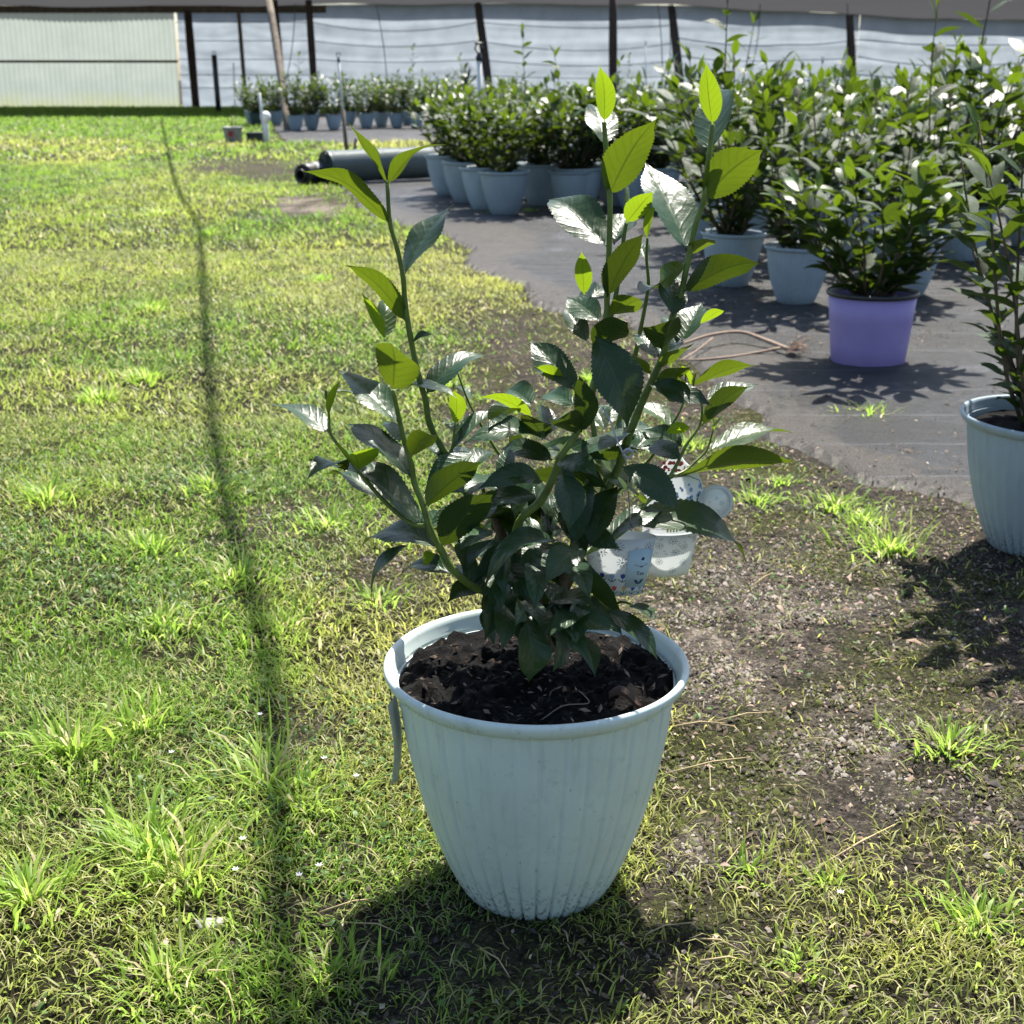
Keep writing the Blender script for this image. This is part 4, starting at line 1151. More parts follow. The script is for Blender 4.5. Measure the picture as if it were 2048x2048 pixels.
S('twig', [(985, 1020, .04), (950, 950, .04), (915, 925, .035), (901, 914, .03), (907, 883, .03), (910, 849, .03)], .0028, .0016)
S('twig', [(1030, 1040, .06), (1009, 930, .08), (991, 898, .085), (960, 846, .09), (935, 799, .09), (910, 731, .09)], .0026, .001)
S('branch', [(1068, 1205, -.01), (1030, 1130, -.03), (1037, 1047, -.05), (1081, 1002, -.05), (1108, 952, -.05), (1122, 912, -.05), (1155, 862, -.045), (1182, 795, -.04), (1200, 715, -.035), (1213, 628, -.03), (1214, 591, -.03), (1219, 473, -.03), (1219, 389, -.03), (1211, 286, -.03), (1208, 244, -.03)], .0052, .0026)
S('branch', [(1140, 1120, -.01), (1160, 1020, .0), (1190, 900, .02), (1180, 800, .03), (1205, 700, .04), (1231, 594, .04), (1239, 541, .04), (1248, 473, .04), (1253, 446, .04)], .004, .002)
S('branch', [(1195, 1020, .06), (1225, 900, .07), (1250, 790, .08), (1273, 699, .08), (1281, 659, .08), (1292, 603, .08), (1297, 566, .08), (1293, 516, .08), (1295, 476, .08)], .0036, .0016)
S('branch', [(1140, 1120, -.01), (1180, 1050, -.01), (1225, 960, .0), (1243, 919, .0), (1253, 885, .0), (1273, 832, .0), (1290, 791, .0), (1310, 748, .0), (1330, 700, .0), (1345, 634, .0), (1360, 597, .0), (1376, 522, .0), (1391, 451, .0), (1407, 401, .0), (1419, 305, .0), (1425, 249, .0)], .0056, .0026)
S('branch', [(1120, 1140, -.01), (1165, 1108, .005), (1216, 1084, .035), (1263, 1047, .065), (1286, 1012, .08), (1320, 980, .10), (1350, 936, .12), (1371, 892, .13), (1397, 855, .14), (1404, 828, .14), (1402, 791, .14), (1402, 780, .14)], .0042, .0009)
S('twig', [(1340, 955, .115), (1370, 942, .13), (1391, 923, .14), (1414, 899, .15), (1424, 869, .15), (1428, 848, .15)], .0024, .0008)
S('twig', [(1310, 748, .0), (1340, 800, -.01), (1365, 790, -.01), (1384, 773, -.01), (1392, 745, -.01)], .0018, .0008)
S('twig', [(1195, 1020, .06), (1290, 930, .06), (1330, 870, .06), (1365, 810, .06), (1372, 740, .06)], .0024, .001)
S('twig', [(1140, 1120, .03), (1180, 1175, .02), (1212, 1216, .0), (1240, 1204, -.01), (1263, 1208, -.02)], .0024, .0014)
S('twig', [(1155, 862, -.045), (1158, 800, -.045), (1145, 770, -.045)], .0024, .0016)

def hero_leaf(bx, by, tx, ty, w, kind, mat, d0, dz=None, bend=None, fold=None, curl=0.0, wav=None, rs=rs):
    B = at(bx, by, Y0 + d0)
    ppm = FPX / (Y0 * 1.08)
    vis = math.hypot(tx - bx, ty - by) / ppm
    Lmin = {'young': .048, 'mid': .075, 'mature': .086}[mat]
    if vis < .035: Lmin *= .8
    Lt = max(vis * (1.30 if (kind == 't' and ty < by) else 1.05), Lmin if dz is None else 0)
    if dz is None:
        dz = math.sqrt(max(0, Lt * Lt - vis * vis)); dz = min(dz, .085)
        if kind == 'u': dz = -dz
        else: dz = dz * (.8 if ty < by else -1)
    T = at(tx, ty, Y0 + d0 + dz)
    e = T - B; L = e.length; e.normalize()
    mid = (B + T) / 2
    cdir = (Vector((0, 0, CAM_H)) - mid).normalized()
    n0 = (cdir - e * cdir.dot(e)).normalized(); s0 = e.cross(n0)
    wm_ = w / ppm * (mid.y / Y0)
    Wt = max(wm_, (.40 if kind == 't' else .34) * L)
    wm_ *= (.94 if w < 40 else .87); rho = math.acos(min(1, wm_ / Wt))
    best = None
    up = Vector((.1, .30, .95))
    for sg in (-1, 1):
        n = n0 * math.cos(rho) + s0 * math.sin(rho) * sg
        tn = -n if kind == 'u' else n
        q = tn.dot(up)
        if best is None or q > best[0]: best = (q, tn)
    tn = best[1]; sd = tn.cross(e)
    if bend is None: bend = rs.uniform(.02, .075) if kind == 't' else rs.uniform(.0, .04)
    if fold is None: fold = rs.uniform(.10, .34) if mat != 'young' else rs.uniform(.15, .45)
    if wav is None: wav = rs.uniform(.09, .22) if mat != 'young' else rs.uniform(.02, .06)
    nu = 46; vv = (-1, -.8, -.5, -.2, 0, .2, .5, .8, 1); m = len(vv)
    V, F, UV = [], [], []
    nv_ = rs.uniform(6.5, 9); qa = rs.uniform(.007, .017); tw = rs.uniform(-.35, .35); curl = curl or rs.uniform(.0, .16)
    p1, p2 = rs.uniform(0, 6), rs.uniform(0, 6); asym = rs.uniform(-.06, .06); peak = rs.uniform(-.05, .06); side = rs.uniform(-.03, .03) * L
    ins = {}
    for i in range(nu + 1):
        u = i / nu
        uu = min(1, max(0, u))
        h = (uu ** (.93 + peak)) * ((1 - uu) ** (1.12 - peak)) * 4.13
        h *= 1 - .30 * math.exp(-((u - .93) / .08) ** 2)                # drawn-out tip
        h = h * Wt / 2
        if u < .05: h = max(h * .35, .0011)
        if i == nu: h = .0003
        for j, v in enumerate(vv):
            tooth = (1 + (.05 if i % 2 else -.04)) if abs(v) == 1 and .10 < u < .96 else 1.0
            hh = h * (1 + asym * v) * tooth
            quilt = qa * Wt * math.sin(math.pi * (nv_ * u - 1.9 * abs(v) + .25 * math.sin(9 * u + p2))) ** 2 * (1 - v * v) * (1 if abs(v) > .1 else 0) * (1 if mat != 'young' else .4)
            z = bend * L * 4 * u * (1 - u) - curl * L * max(0, u - .5) ** 2 * 4 + fold * abs(v) ** 1.25 * h + wav * h * v * v * math.sin(7.5 * u * (1 + .2 * asym) + p1 + (p2 if v > 0 else 0)) + quilt
            if j == m // 2: z -= .010 * Wt
            ca, sa_ = math.cos(tw * (u - .4)), math.sin(tw * (u - .4))
            V.append(B + e * (u * L) + sd * (v * hh * ca + side * math.sin(math.pi * u)) + tn * (z + v * hh * sa_) - PO)
            UV.append((u, .5 + v / 2))
    for i in range(nu):
        for j in range(m - 1):
            F.append((i * m + j, i * m + j + 1, (i + 1) * m + j + 1, (i + 1) * m + j))
    return link('leaf', mesh('leaf', V, F, True, UV), M[mat], plant)

y, md, mt = 'young', 'mid', 'mature'
LV = [
 # shoot at the left
 (780, 449, 617, 322, 40, 'u', md, .05, dict(bend=.05)), (773, 368, 696, 244, 15, 'u', md, .05), (757.6, 336, 749, 280, 5, 'u', md, .05, dict(dz=0)), (776, 369, 881, 270, 22, 'u', md, .05, dict(bend=.06)),
 (809, 551, 907, 406, 44, 't', mt, .05, dict(dz=.09)), (812, 644, 695, 522, 46, 'u', md, .05, dict(bend=.08)), (767, 675, 726, 584, 22, 'u', y, .02), (769, 675, 772, 590, 44, 't', md, .04), (827, 684, 864, 667, 13, 't', mt, .05, dict(dz=0, bend=.25)),
 (851, 790, 969, 697, 50, 't', mt, .05, dict(bend=.10)), (745, 797, 655, 783, 9, 't', mt, .03, dict(dz=0)), (810, 774, 912, 787, 15, 't', mt, .06, dict(bend=.08)), (786, 779, 789, 676, 96, 'u', md, -.085, dict(dz=-.05, fold=.12)),
 (798, 849, 677, 737, 54, 't', mt, -.07), (661, 867, 540, 791, 38, 't', mt, -.06), (658, 830, 679, 756, 15, 'u', y, -.06), (652, 800, 650, 778, 5, 'u', md, -.06, dict(dz=0)),
 (823, 957, 696, 842, 56, 't', mt, -.08, dict(bend=.09)), (717, 940, 702, 893, 82, 'u', y, -.065, dict(dz=-.05, fold=.5)), (845, 1052, 652, 900, 58, 't', mt, -.085, dict(bend=.05)), (776, 1007, 655, 925, 42, 't', mt, -.05),
 (690, 944, 616, 946, 14, 't', mt, -.03, dict(bend=.15)), (823, 914, 870, 861, 52, 'u', md, -.085, dict(bend=.06)), (885, 920, 841, 878, 22, 't', mt, .03), (849, 1013, 962, 923, 64, 'u', mt, -.09, dict(bend=.10)),
 (857, 1013, 907, 964, 26, 't', mt, -.06), (882, 1094, 984, 974, 86, 'u', mt, -.10), (882, 1097, 714, 1075, 50, 't', mt, -.09, dict(bend=.12, curl=.12)), (818, 1088, 733, 1190, 20, 't', mt, -.07, dict(bend=.14)),
 (870, 1108, 840, 1122, 27, 'u', y, -.09), (907, 1150, 795, 1144, 32, 't', mt, -.09, dict(bend=.14)), (960, 1175, 907, 1128, 36, 't', mt, -.06), (910, 849, 911, 776, 35, 'u', y, .03), (904, 900, 1009, 814, 27, 't', mt, .03, dict(bend=.06)),
 (908, 866, 897, 836, 26, 't', md, .04), (935, 799, 905, 770, 10, 't', mt, .09), (910, 731, 908, 712, 4, 'u', md, .09, dict(dz=0)), (800, 885, 770, 838, 30, 't', mt, -.04), (897, 920, 955, 900, 30, 't', mt, .03),
 # middle shoot
 (1208, 244, 1203, 128, 41, 'u', y, -.03, dict(dz=-.02, fold=.2)), (1209, 292, 1183, 208, 60, 't', mt, -.025, dict(dz=.075)), (1217, 392, 1307, 232, 84, 'u', md, -.03, dict(fold=.15)), (1214, 494, 1096, 373, 82, 't', mt, -.03, dict(bend=.03, dz=.10)),
 (1214, 594, 1286, 462, 58, 'u', mt, -.035), (1168, 589, 1165, 501, 34, 'u', y, -.02), (1199, 642, 1134, 594, 56, 't', mt, -.03), (1174, 684, 1130, 614, 38, 't', mt, -.01), (1183, 690, 1258, 640, 62, 'u', mt, -.045, dict(dz=-.05)),
 (1220, 630, 1289, 587, 46, 'u', md, -.02), (1172, 610, 1188, 560, 26, 't', mt, .0), (1175, 600, 1215, 570, 34, 't', mt, .02),
 (1253, 445, 1306, 379, 46, 'u', y, .04), (1250, 410, 1248, 354, 13, 't', md, .05), (1228, 490, 1258, 424, 58, 't', mt, .04), (1295, 476, 1307, 401, 16, 'u', y, .08), (1290, 518, 1267, 480, 30, 't', mt, .08), (1312, 578, 1283, 587, 16, 't', mt, .06),
 # right hand shoot
 (1425, 249, 1413, 125, 45, 'u', y, .0, dict(dz=-.02, fold=.2)), (1421, 302, 1436, 172, 76, 't', mt, .005, dict(dz=.11)), (1408, 400, 1525, 299, 88, 'u', md, .0, dict(fold=.15, bend=.09)), (1374, 503, 1290, 322, 82, 't', mt, .0, dict(bend=.03, dz=.12)),
 (1366, 584, 1520, 512, 62, 'u', mt, -.01, dict(bend=.10)), (1371, 532, 1310, 566, 46, 'u', md, .02), (1379, 510, 1432, 477, 27, 'u', md, .02), (1345, 633, 1338, 544, 58, 't', mt, -.02), (1363, 683, 1402, 604, 60, 't', mt, .02),
 (1350, 690, 1330, 625, 40, 't', mt, .02), (1401, 647, 1449, 612, 20, 'u', y, .02), (1323, 700, 1342, 637, 72, 'u', mt, -.03, dict(dz=-.045, fold=.5)), (1323, 724, 1354, 676, 54, 't', mt, .0), (1356, 570, 1325, 530, 24, 't', mt, .03),
 # below the right shoot
 (1152, 783, 1059, 679, 66, 't', mt, -.045, dict(bend=.06)), (1132, 774, 1068, 724, 24, 'u', y, -.03), (1190, 672, 1267, 852, 100, 't', mt, -.07, dict(dz=-.03)), (1162, 865, 1168, 742, 54, 'u', mt, -.06), (1152, 867, 1106, 823, 58, 'u', mt, -.05),
 (1303, 750, 1219, 689, 23, 'u', md, -.01), (1310, 716, 1260, 658, 28, 't', mt, .0), (1317, 737, 1387, 686, 20, 'u', md, .0), (1313, 768, 1381, 731, 27, 'u', md, -.01), (1320, 775, 1388, 768, 22, 'u', md, .01, dict(bend=.10)),
 (1384, 773, 1509, 719, 28, 'u', md, -.01, dict(bend=.05)), (1381, 771, 1360, 722, 11, 'u', y, -.01), (1388, 772, 1392, 740, 5, 'u', md, -.01, dict(dz=0)), (1298, 770, 1424, 808, 46, 't', mt, -.03, dict(bend=.10)), (1412, 800, 1516, 769, 30, 't', mt, .14),
 (1404, 852, 1498, 760, 42, 'u', mt, .14), (1369, 885, 1246, 795, 28, 't', md, .13, dict(bend=.07)), (1333, 865, 1384, 852, 24, 'u', y, -.03), (1416, 902, 1584, 851, 33, 't', md, .15, dict(bend=.03, dz=.05)), (1350, 956, 1584, 908, 38, 'u', md, .12, dict(bend=.04, dz=.06)),
 (1286, 1008, 1095, 888, 38, 't', md, .08, dict(bend=.07, dz=-.13)), (1243, 932, 1364, 1018, 64, 't', mt, -.07, dict(bend=.08)), (1360, 919, 1297, 878, 48, 't', mt, -.06), (1260, 1050, 1505, 1101, 74, 't', mt, .065, dict(bend=.13, dz=.08)),
 (1182, 1092, 1236, 968, 64, 't', mt, -.06), (1152, 1088, 1185, 960, 58, 't', mt, -.05), (1209, 1086, 1323, 1006, 48, 't', mt, .03), (1428, 850, 1424, 826, 5, 'u', md, .15, dict(dz=0)), (1427, 862, 1442, 830, 8, 'u', y, .15), (1300, 900, 1350, 880, 30, 't', mt, .03),
 (1270, 900, 1330, 850, 40, 't', mt, .02), (1230, 870, 1300, 850, 40, 't', mt, .05), (1210, 860, 1170, 800, 46, 't', mt, .02),
 # centre
 (1125, 946, 1142, 1058, 68, 't', mt, -.10, dict(bend=.06)), (1118, 922, 1192, 944, 48, 't', mt, -.06), (1098, 881, 929, 882, 38, 't', mt, -.05, dict(bend=.13)), (1105, 920, 997, 885, 48, 't', mt, -.06, dict(bend=.06)), (1064, 833, 950, 783, 24, 'u', y, -.02, dict(bend=.05)),
 (1064, 812, 1015, 777, 54, 't', mt, .0), (1037, 811, 978, 853, 38, 't', mt, .0), (1091, 872, 1085, 801, 40, 't', mt, -.03), (1148, 810, 1081, 787, 38, 't', mt, -.02), (1085, 964, 958, 974, 52, 't', mt, -.07, dict(bend=.20)), (1071, 990, 948, 1024, 40, 't', mt, -.07, dict(bend=.08)),
 (1118, 1082, 961, 1160, 50, 't', mt, -.10, dict(bend=.26)), (1020, 1087, 1002, 1184, 40, 't', mt, -.09, dict(bend=.05)), (1058, 1126, 1075, 1212, 44, 't', mt, -.11, dict(bend=.08)), (1165, 1097, 1090, 1166, 64, 't', mt, -.12, dict(bend=.10)), (1138, 1121, 1182, 1186, 52, 't', mt, -.10),
 (940, 940, 985, 900, 34, 't', mt, -.02), (1000, 960, 930, 985, 40, 't', mt, -.03), (985, 1010, 935, 1060, 36, 't', mt, -.04), (975, 1060, 920, 1098, 46, 't', mt, -.03), (1010, 1000, 960, 940, 36, 't', mt, .0), (935, 985, 880, 960, 30, 't', mt, .0),
 # skirt over the rim
 (1000, 1202, 1010, 1294, 48, 't', mt, -.11, dict(bend=.10)), (1037, 1198, 1042, 1243, 26, 't', mt, -.12), (1050, 1200, 1082, 1243, 42, 't', mt, -.11), (1053, 1245, 1065, 1367, 78, 't', mt, -.12, dict(bend=.05, dz=-.02)), (1088, 1224, 1240, 1266, 58, 't', mt, -.09, dict(bend=.10)),
 (1092, 1238, 1178, 1318, 62, 't', mt, -.08, dict(bend=.08)), (1212, 1222, 1322, 1314, 48, 't', mt, -.06, dict(bend=.08)), (1263, 1208, 1309, 1240, 27, 't', mt, -.03), (1150, 1270, 1193, 1345, 46, 't', mt, -.06), (1120, 1260, 1112, 1340, 40, 't', mt, -.05), (1100, 1200, 1185, 1206, 36, 't', mt, -.06),
]
for q in LV:
    hero_leaf(*q[:8], **(q[8] if len(q) > 8 else {}))
# leaves deeper inside the crown
for i in range(84):
    px_ = rs.gauss(1105, 100); py_ = rs.gauss(1035, 100)
    if py_ > 1230 or py_ < 800 or (px_ > 1150 and py_ > 960): continue
    a = rs.uniform(0, 6.283); L = rs.uniform(110, 165)
    hero_leaf(px_, py_, px_ + L * math.cos(a), py_ + L * .6 * math.sin(a) + 18, rs.uniform(28, 50), 't' if rs.random() < .7 else 'u', 'mature', rs.uniform(-.03, .13))
for i in range(34):
    px_ = rs.uniform(975, 1195); py_ = rs.uniform(1090, 1215); a = rs.uniform(.5, 2.7)
    if px_ > 1110 and py_ < 1190: py_ = rs.uniform(1196, 1228)
    hero_leaf(px_, py_, px_ + 95 * math.cos(a), py_ + 95 * math.sin(a), rs.uniform(38, 62), 't', 'mature', rs.uniform(-.09, .06))

# ------------------------------------------------------------------ hanging paper tags: tea cup and tea pot
tpm = Mat('tag_paper'); tpm.set(.55, .3); tpm.base(tpm.ramp(tpm.noise(30), [(.3, (.74, .76, .77)), (.7, (.78, .80, .80))])); tpm.translucent((.88, .90, .90), .5); M['paper'] = tpm.m
M['label_blue'] = plain('label_paper', (.46, .60, .66), .55, .3, .04, 30, 0)
M['ink_blue'] = plain('ink_blue', (.04, .08, .30), .6, .2, .15, 60, 0)
M['ink_navy'] = plain('ink_navy', (.035, .06, .12), .6, .2, .1, 60, 0)
M['ink_red'] = plain('ink_red', (.62, .09, .08), .6, .2, .2, 60, 0)
M['ink_yel'] = plain('ink_ochre', (.60, .40, .12), .6, .2, .2, 60, 0)
M['ink_green'] = plain('ink_green', (.05, .20, .20), .6, .2, .2, 60, 0)
M['ink_grey'] = plain('ink_grey', (.20, .24, .28), .6, .2, .2, 60, 0)
M['ink_lime'] = plain('ink_lime', (.40, .50, .12), .6, .2, .2, 60, 0)
M['ink_pale'] = plain('ink_pale_blue', (.28, .40, .60), .6, .2, .2, 60, 0)
ppm = FPX / (1.5 * 1.08)

def ring_card(Wd, Dp, H, taper, a0, a1, n=40, thick=.0006, bulge=.0):
    """open paper sleeve bent into an oval; returns mesh data and a mapping (s along the front -.5...5, h 0..1) -> point"""
    def pos(a, h, off=0.0):
        k = 1 - taper * (1 - h) - bulge * (1 - h) ** 3
        return Vector(((Wd / 2 * k + off) * math.cos(a), (Dp / 2 * k + off) * math.sin(a), H * h))
    V, F = [], []
    hs_ = [0, .15, .35, .55, .75, 1]
    for off in (0, -thick):
        for h in hs_:
            for i in range(n + 1):
                V.append(pos(a0 + (a1 - a0) * i / n, h, off))
    nh, m = len(hs_), n + 1
    for s_ in (0, 1):
        for r in range(nh - 1):
            for i in range(n):
                b = s_ * nh * m + r * m + i
                f = (b, b + 1, b + m + 1, b + m); F.append(f if s_ == 0 else f[::-1])
    for i in range(n):
        for r, fl in ((0, 0), (nh - 1, 1)):
            b = r * m + i; c = nh * m + b
            F.append((b, c, c + 1, b + 1) if not fl else (b, b + 1, c + 1, c))
    def front(s, h, off=.0004):
        return pos(-math.pi / 2 + s * math.pi * .96, h, off)
    return V, F, front

def flat(shape, front, s, h, sz, rot=0, off=.0004, asp=1.0):
    """a flat printed shape (2-D outline) laid on the sleeve"""
    V = []
    for x, y_ in shape:
        cx_, sy_ = x * math.cos(rot) - y_ * math.sin(rot), x * math.sin(rot) + y_ * math.cos(rot)
        V.append(front(s + cx_ * sz, h + sy_ * sz * asp, off))
    return V, [tuple(range(len(V)))]
circle = [(math.cos(a), math.sin(a)) for a in np.linspace(0, 6.283, 11)[:-1]]
tulip = [(-.8, 1), (-.4, .6), (0, 1.1), (.4, .6), (.8, 1), (.75, -.3), (.35, -.9), (-.35, -.9), (-.75, -.3)]
petal = [(0, -.12), (.35, .35), (.3, .9), (0, 1.1), (-.3, .9), (-.35, .35)]
bar = [(-.5, -.06), (.5, -.06), (.5, .06), (-.5, .06)]
def stroke(front, pts, wd, off=.0004, asp=1.0):
    V, F = [], []
    n = len(pts)
    for i, (s, h) in enumerate(pts):
        a = pts[max(0, i - 1)]; b = pts[min(n - 1, i + 1)]
        dx, dy = b[0] - a[0], (b[1] - a[1]); l = math.hypot(dx, dy) or 1
        ox, oy = -dy / l * wd / 2, dx / l * wd / 2 * asp
        V += [front(s - ox, h - oy, off), front(s + ox, h + oy, off)]
    F = [(2 * i, 2 * i + 1, 2 * i + 3, 2 * i + 2) for i in range(n - 1)]
    return V, F

def cup(origin, rz, label, with_label, rot_y=0.0, seed=1, name='paper_cup_tag', Wd=.079, H=.068):
    r = random.Random(seed)
    e = empty(name, origin, rz); e.rotation_euler = (0.05, rot_y, rz); tag(e, label, 'plant tag')
    V, F, fr_ = ring_card(Wd, .034, H, .16, -1.5 * math.pi, .5 * math.pi, 64, bulge=.10)
    sl = link('sleeve', mesh('sleeve', V, F), M['paper'], e)
    pr = {k_: [] for k_ in ('ink_blue', 'ink_red', 'ink_yel', 'ink_green', 'ink_grey', 'ink_pale')}
    asp = 1.35
    # daisies in the upper half
    for s, h in ((-.36, .84), (-.20, .76), (-.03, .87), (.13, .72), (.30, .86), (-.40, .60), (.02, .60), (.40, .66)) + (() if with_label else ((-.2, .38), (.15, .34), (.38, .4), (-.38, .3), (0, .16))):
        pr['ink_grey'].append(flat(circle, fr_, s, h, .014, 0, .0005, asp))
        for k_ in range(9):
            a = 6.283 * k_ / 9 + s * 7
            p0_, p1_ = (s + .026 * math.cos(a), h + .026 * math.sin(a) * asp), (s + .062 * math.cos(a + .1), h + .062 * math.sin(a + .1) * asp)
            if -.48 < p1_[0] < .48 and .05 < p1_[1] < .985: pr['ink_grey' if k_ % 3 else 'ink_green'].append(stroke(fr_, [p0_, p1_], .008, .0004, asp))
    for k_ in range(26):
        s, h = r.uniform(-.44, .44), r.uniform(.50, .95)
        pr['ink_grey'].append(stroke(fr_, [(s + .012 * t, h + .02 * math.sin(t * 1.7 + k_)) for t in range(4)], .006, .0004, asp))
    # two rows of tulips in the lower half
    for row, hh in (((0, .36), (1, .14)) if with_label else ()):
        for i in range(8):
            s = -.42 + i * .115 + row * .03
            ink = ('ink_red', 'ink_yel', 'ink_blue', 'ink_pale', 'ink_blue')[(i + 2 * row) % 5]
            pr[ink].append(flat(tulip, fr_, s, hh, .033, 0, .0006, asp))
            pr['ink_green'].append(stroke(fr_, [(s, hh - .03), (s, hh - .11)], .009, .0004, asp))
            for sg in (-1, 1): pr['ink_green'].append(stroke(fr_, [(s + sg * .045, hh - .055), (s + sg * .022, hh - .085), (s, hh - .11)], .011, .00045, asp))
    for k_, parts in pr.items():
        if not parts: continue
        V, F = join_geo(parts); link('printed_flowers', mesh('printed_flowers', V, F, False), M[k_], sl)
    if with_label:
        sx0, sx1, h0, h1 = .07, .40, .16, .80
        pts = [(sx0, h0), (sx1 - .01, h0 - .01), (sx1, h1 - .06), (sx1 - .08, h1 + .02), (sx0 + .10, h1 + .05), (sx0 + .005, h1 - .05)]
        V, F = [], []
        nn = 14
        for i in range(nn + 1):
            s = sx0 + (sx1 - sx0) * i / nn
            top = h1 + .04 - .11 * abs(i / nn - .45) ** 1.6
            for off in (.0010, .0016):
                V.append(fr_(s, h0, off)); V.append(fr_(s, top, off))
        for i in range(nn):
            b = i * 4; c = b + 4
            F += [(b + 2, c + 2, c + 3, b + 3), (b, b + 1, c + 1, c), (b + 1, b + 3, c + 3, c + 1), (b, c, c + 2, b + 2)]
        lb = link('tea_label', mesh('tea_label', V, F), M['label_blue'], e)
        o_ = .0019
        cx_ = .235
        # little dome emblem with an arc of small print under it
        dome = [(-.8, -.7), (.8, -.7), (.8, .1)] + [(.8 * math.cos(a), .1 + .9 * math.sin(a)) for a in np.linspace(.3, 2.84, 8)] + [(-.8, .1)]
        pp = [flat(dome, fr_, cx_, .665, .024, 0, o_, asp)]
        for k_ in range(9):
            a = -1 + k_ / 4
            pp.append(flat(bar, fr_, cx_ + a * .085, .575 - .018 * a * a + .012, .014, -.25 * a, o_, 2.2))
        pp.append(stroke(fr_, [(cx_ + .085 * a, .560 - .022 * (1 - a * a)) for a in np.linspace(-1, 1, 9)], .005, o_, asp)); pp.append(flat(bar, fr_, cx_, .525, .036, 0, o_, 3.5))
        for sg in (-1, 1):
            lf = [(0, 0), (.55, .15), (1.0, .75), (1.05, 1.15), (.55, .95), (.12, .5)]
            pp.append(flat([(sg * x, y_) for x, y_ in lf][::sg], fr_, cx_, .215, .060, 0, o_, asp))
        V, F = join_geo(pp); link('emblem', mesh('emblem', V, F, False), M['ink_navy'], lb)
        fc = bpy.data.curves.new('tea_word', 'FONT'); fc.body = 'Tea'; fc.size = 1.0; fc.align_x = 'CENTER'
        to = bpy.data.objects.new('tea_word', fc); C.objects.link(to)
        me = bpy.data.meshes.new_from_object(to.evaluated_get(bpy.context.evaluated_depsgraph_get()))
        bpy.data.objects.remove(to)
        for v in me.vertices: v.co = fr_(cx_ + v.co.x * .075, .375 + v.co.y * .075 * asp, o_)
        me.name = 'word'; link('word', me, M['ink_navy'], lb)
    return e
c1 = at(1232, 1184, Y0 + .062)
cup(c1, 0.05, 'paper cup tag with printed tulips and a pale blue Tea label', True, 0.05, 1, Wd=.089, H=.078)
c2 = at(1336, 1147, Y0 + .14)
cup(c2, .25, 'paper cup tag half hidden behind the Tea label tag', False, .02, 5, Wd=.075, H=.060)
# the tea pot shaped card behind, with a clear round window piece hinged on it
tp = empty('paper_teapot_tag', at(1345, 1062, Y0 + .15), .12); tag(tp, 'white teapot shaped paper tag with blue dots, red blooms and a clear round disc', 'plant tag')
def tpf(s, h, off=.0004): return Vector((s * .081, -off - .012 * (1 - (2 * s) ** 2), h * .113))
out = [(-.5, 0), (.5, 0), (.52, .22), (.5, .45), (.44, .62), (.32, .76), (.18, .82), (.10, .90), (-.02, 1.0), (-.14, .90), (-.2, .82), (-.34, .74), (-.45, .6), (-.5, .4)]
V = [tpf(s, h, 0) for s, h in out] + [tpf(s, h, -.0007) for s, h in out]; n = len(out)
F = [(i, (i + 1) % n, n + (i + 1) % n, n + i) for i in range(n)]
# front sheet as a fan grid so it can curve
bm = bmesh.new()
def sheet(off, flip):
    V_, F_ = [], []
    rows = 14
    for r in range(rows + 1):
        h = r / rows
        right = np.interp(h, [0, .22, .45, .62, .76, .82, .90, 1], [.5, .52, .5, .44, .32, .18, .10, .0]); left = -np.interp(h, [0, .4, .6, .74, .82, .9, 1], [.5, .5, .45, .34, .2, .14, .03])
        for c_ in range(9): V_.append(tpf(left + (right - left) * c_ / 8, h, off))
    for r in range(rows):
        for c_ in range(8):
            f = (r * 9 + c_, r * 9 + c_ + 1, (r + 1) * 9 + c_ + 1, (r + 1) * 9 + c_); F_.append(f if not flip else f[::-1])
    return V_, F_
bm.free()
V, F = join_geo([sheet(0, False), sheet(-.0007, True)]); card = link('card', mesh('card', V, F), M['paper'], tp)
pr = {k_: [] for k_ in ('ink_pale', 'ink_red', 'ink_green', 'ink_grey', 'ink_lime')}
r = random.Random(4)
for i in range(22):
    s, h = r.uniform(-.1, .46), r.uniform(.25, .62)
    pr['ink_pale'].append(flat(circle, tpf, s, h, r.uniform(.018, .035), 0, .0006, .9))
for i in range(26):
    s, h = r.uniform(-.3, .25), r.uniform(.74, .86); pr['ink_red'].append(flat(circle, tpf, s * (1.2 - h * .5), h, r.uniform(.015, .04), 0, .0006, .7))
for i in range(10):
    h = .05 + .016 * i; pr['ink_red'].append(stroke(tpf, [(-.45, h), (-.1, h + .03 * math.sin(i)), (.2, h + .02 * math.cos(i * 2))], .010, .0006, .7))
for i in range(4): pr['ink_lime'].append(stroke(tpf, [(-.12 + .05 * i, .02), (-.10 + .05 * i, .2)], .03, .0008, .7))
for i in range(12): pr['ink_red'].append(flat(petal, tpf, .38 + .06 * math.cos(i), .10 + .05 * math.sin(i), .05, i * 1.1, .0008 + .00005 * i, .7))
pr['ink_grey'].append(stroke(tpf, [(-.40, .66), (-.2, .71), (0, .70), (.2, .69), (.40, .62), (.46, .5)], .016, .0007, .7))
for i in range(6): pr['ink_green'].append(flat(circle, tpf, r.uniform(.2, .42), r.uniform(.3, .45), .02, 0, .0009, .9))
for k_, parts in pr.items():
    V, F = join_geo(parts); link('printed_blooms', mesh('printed_blooms', V, F, False), M[k_], card)
dp = at(1431, 1005, Y0 + .145) - tp.location
dp = Matrix.Rotation(-.12, 3, 'Z') @ dp
cm = Mat('clear_plastic'); cm.set(.18, .5); cm.base((.8, .84, .84)); cm.b.inputs['Transmission Weight'].default_value = .35; cm.translucent((.85, .88, .88), .5)
V, F = lathe([(0, .0), (.0205, .0), (.0205, .0008), (0, .0008)], 40); V = [(x + dp.x, z + dp.y, y_ + dp.z) for x, y_, z in V]; link('round_disc', mesh('round_disc', V, F), cm.m, tp)
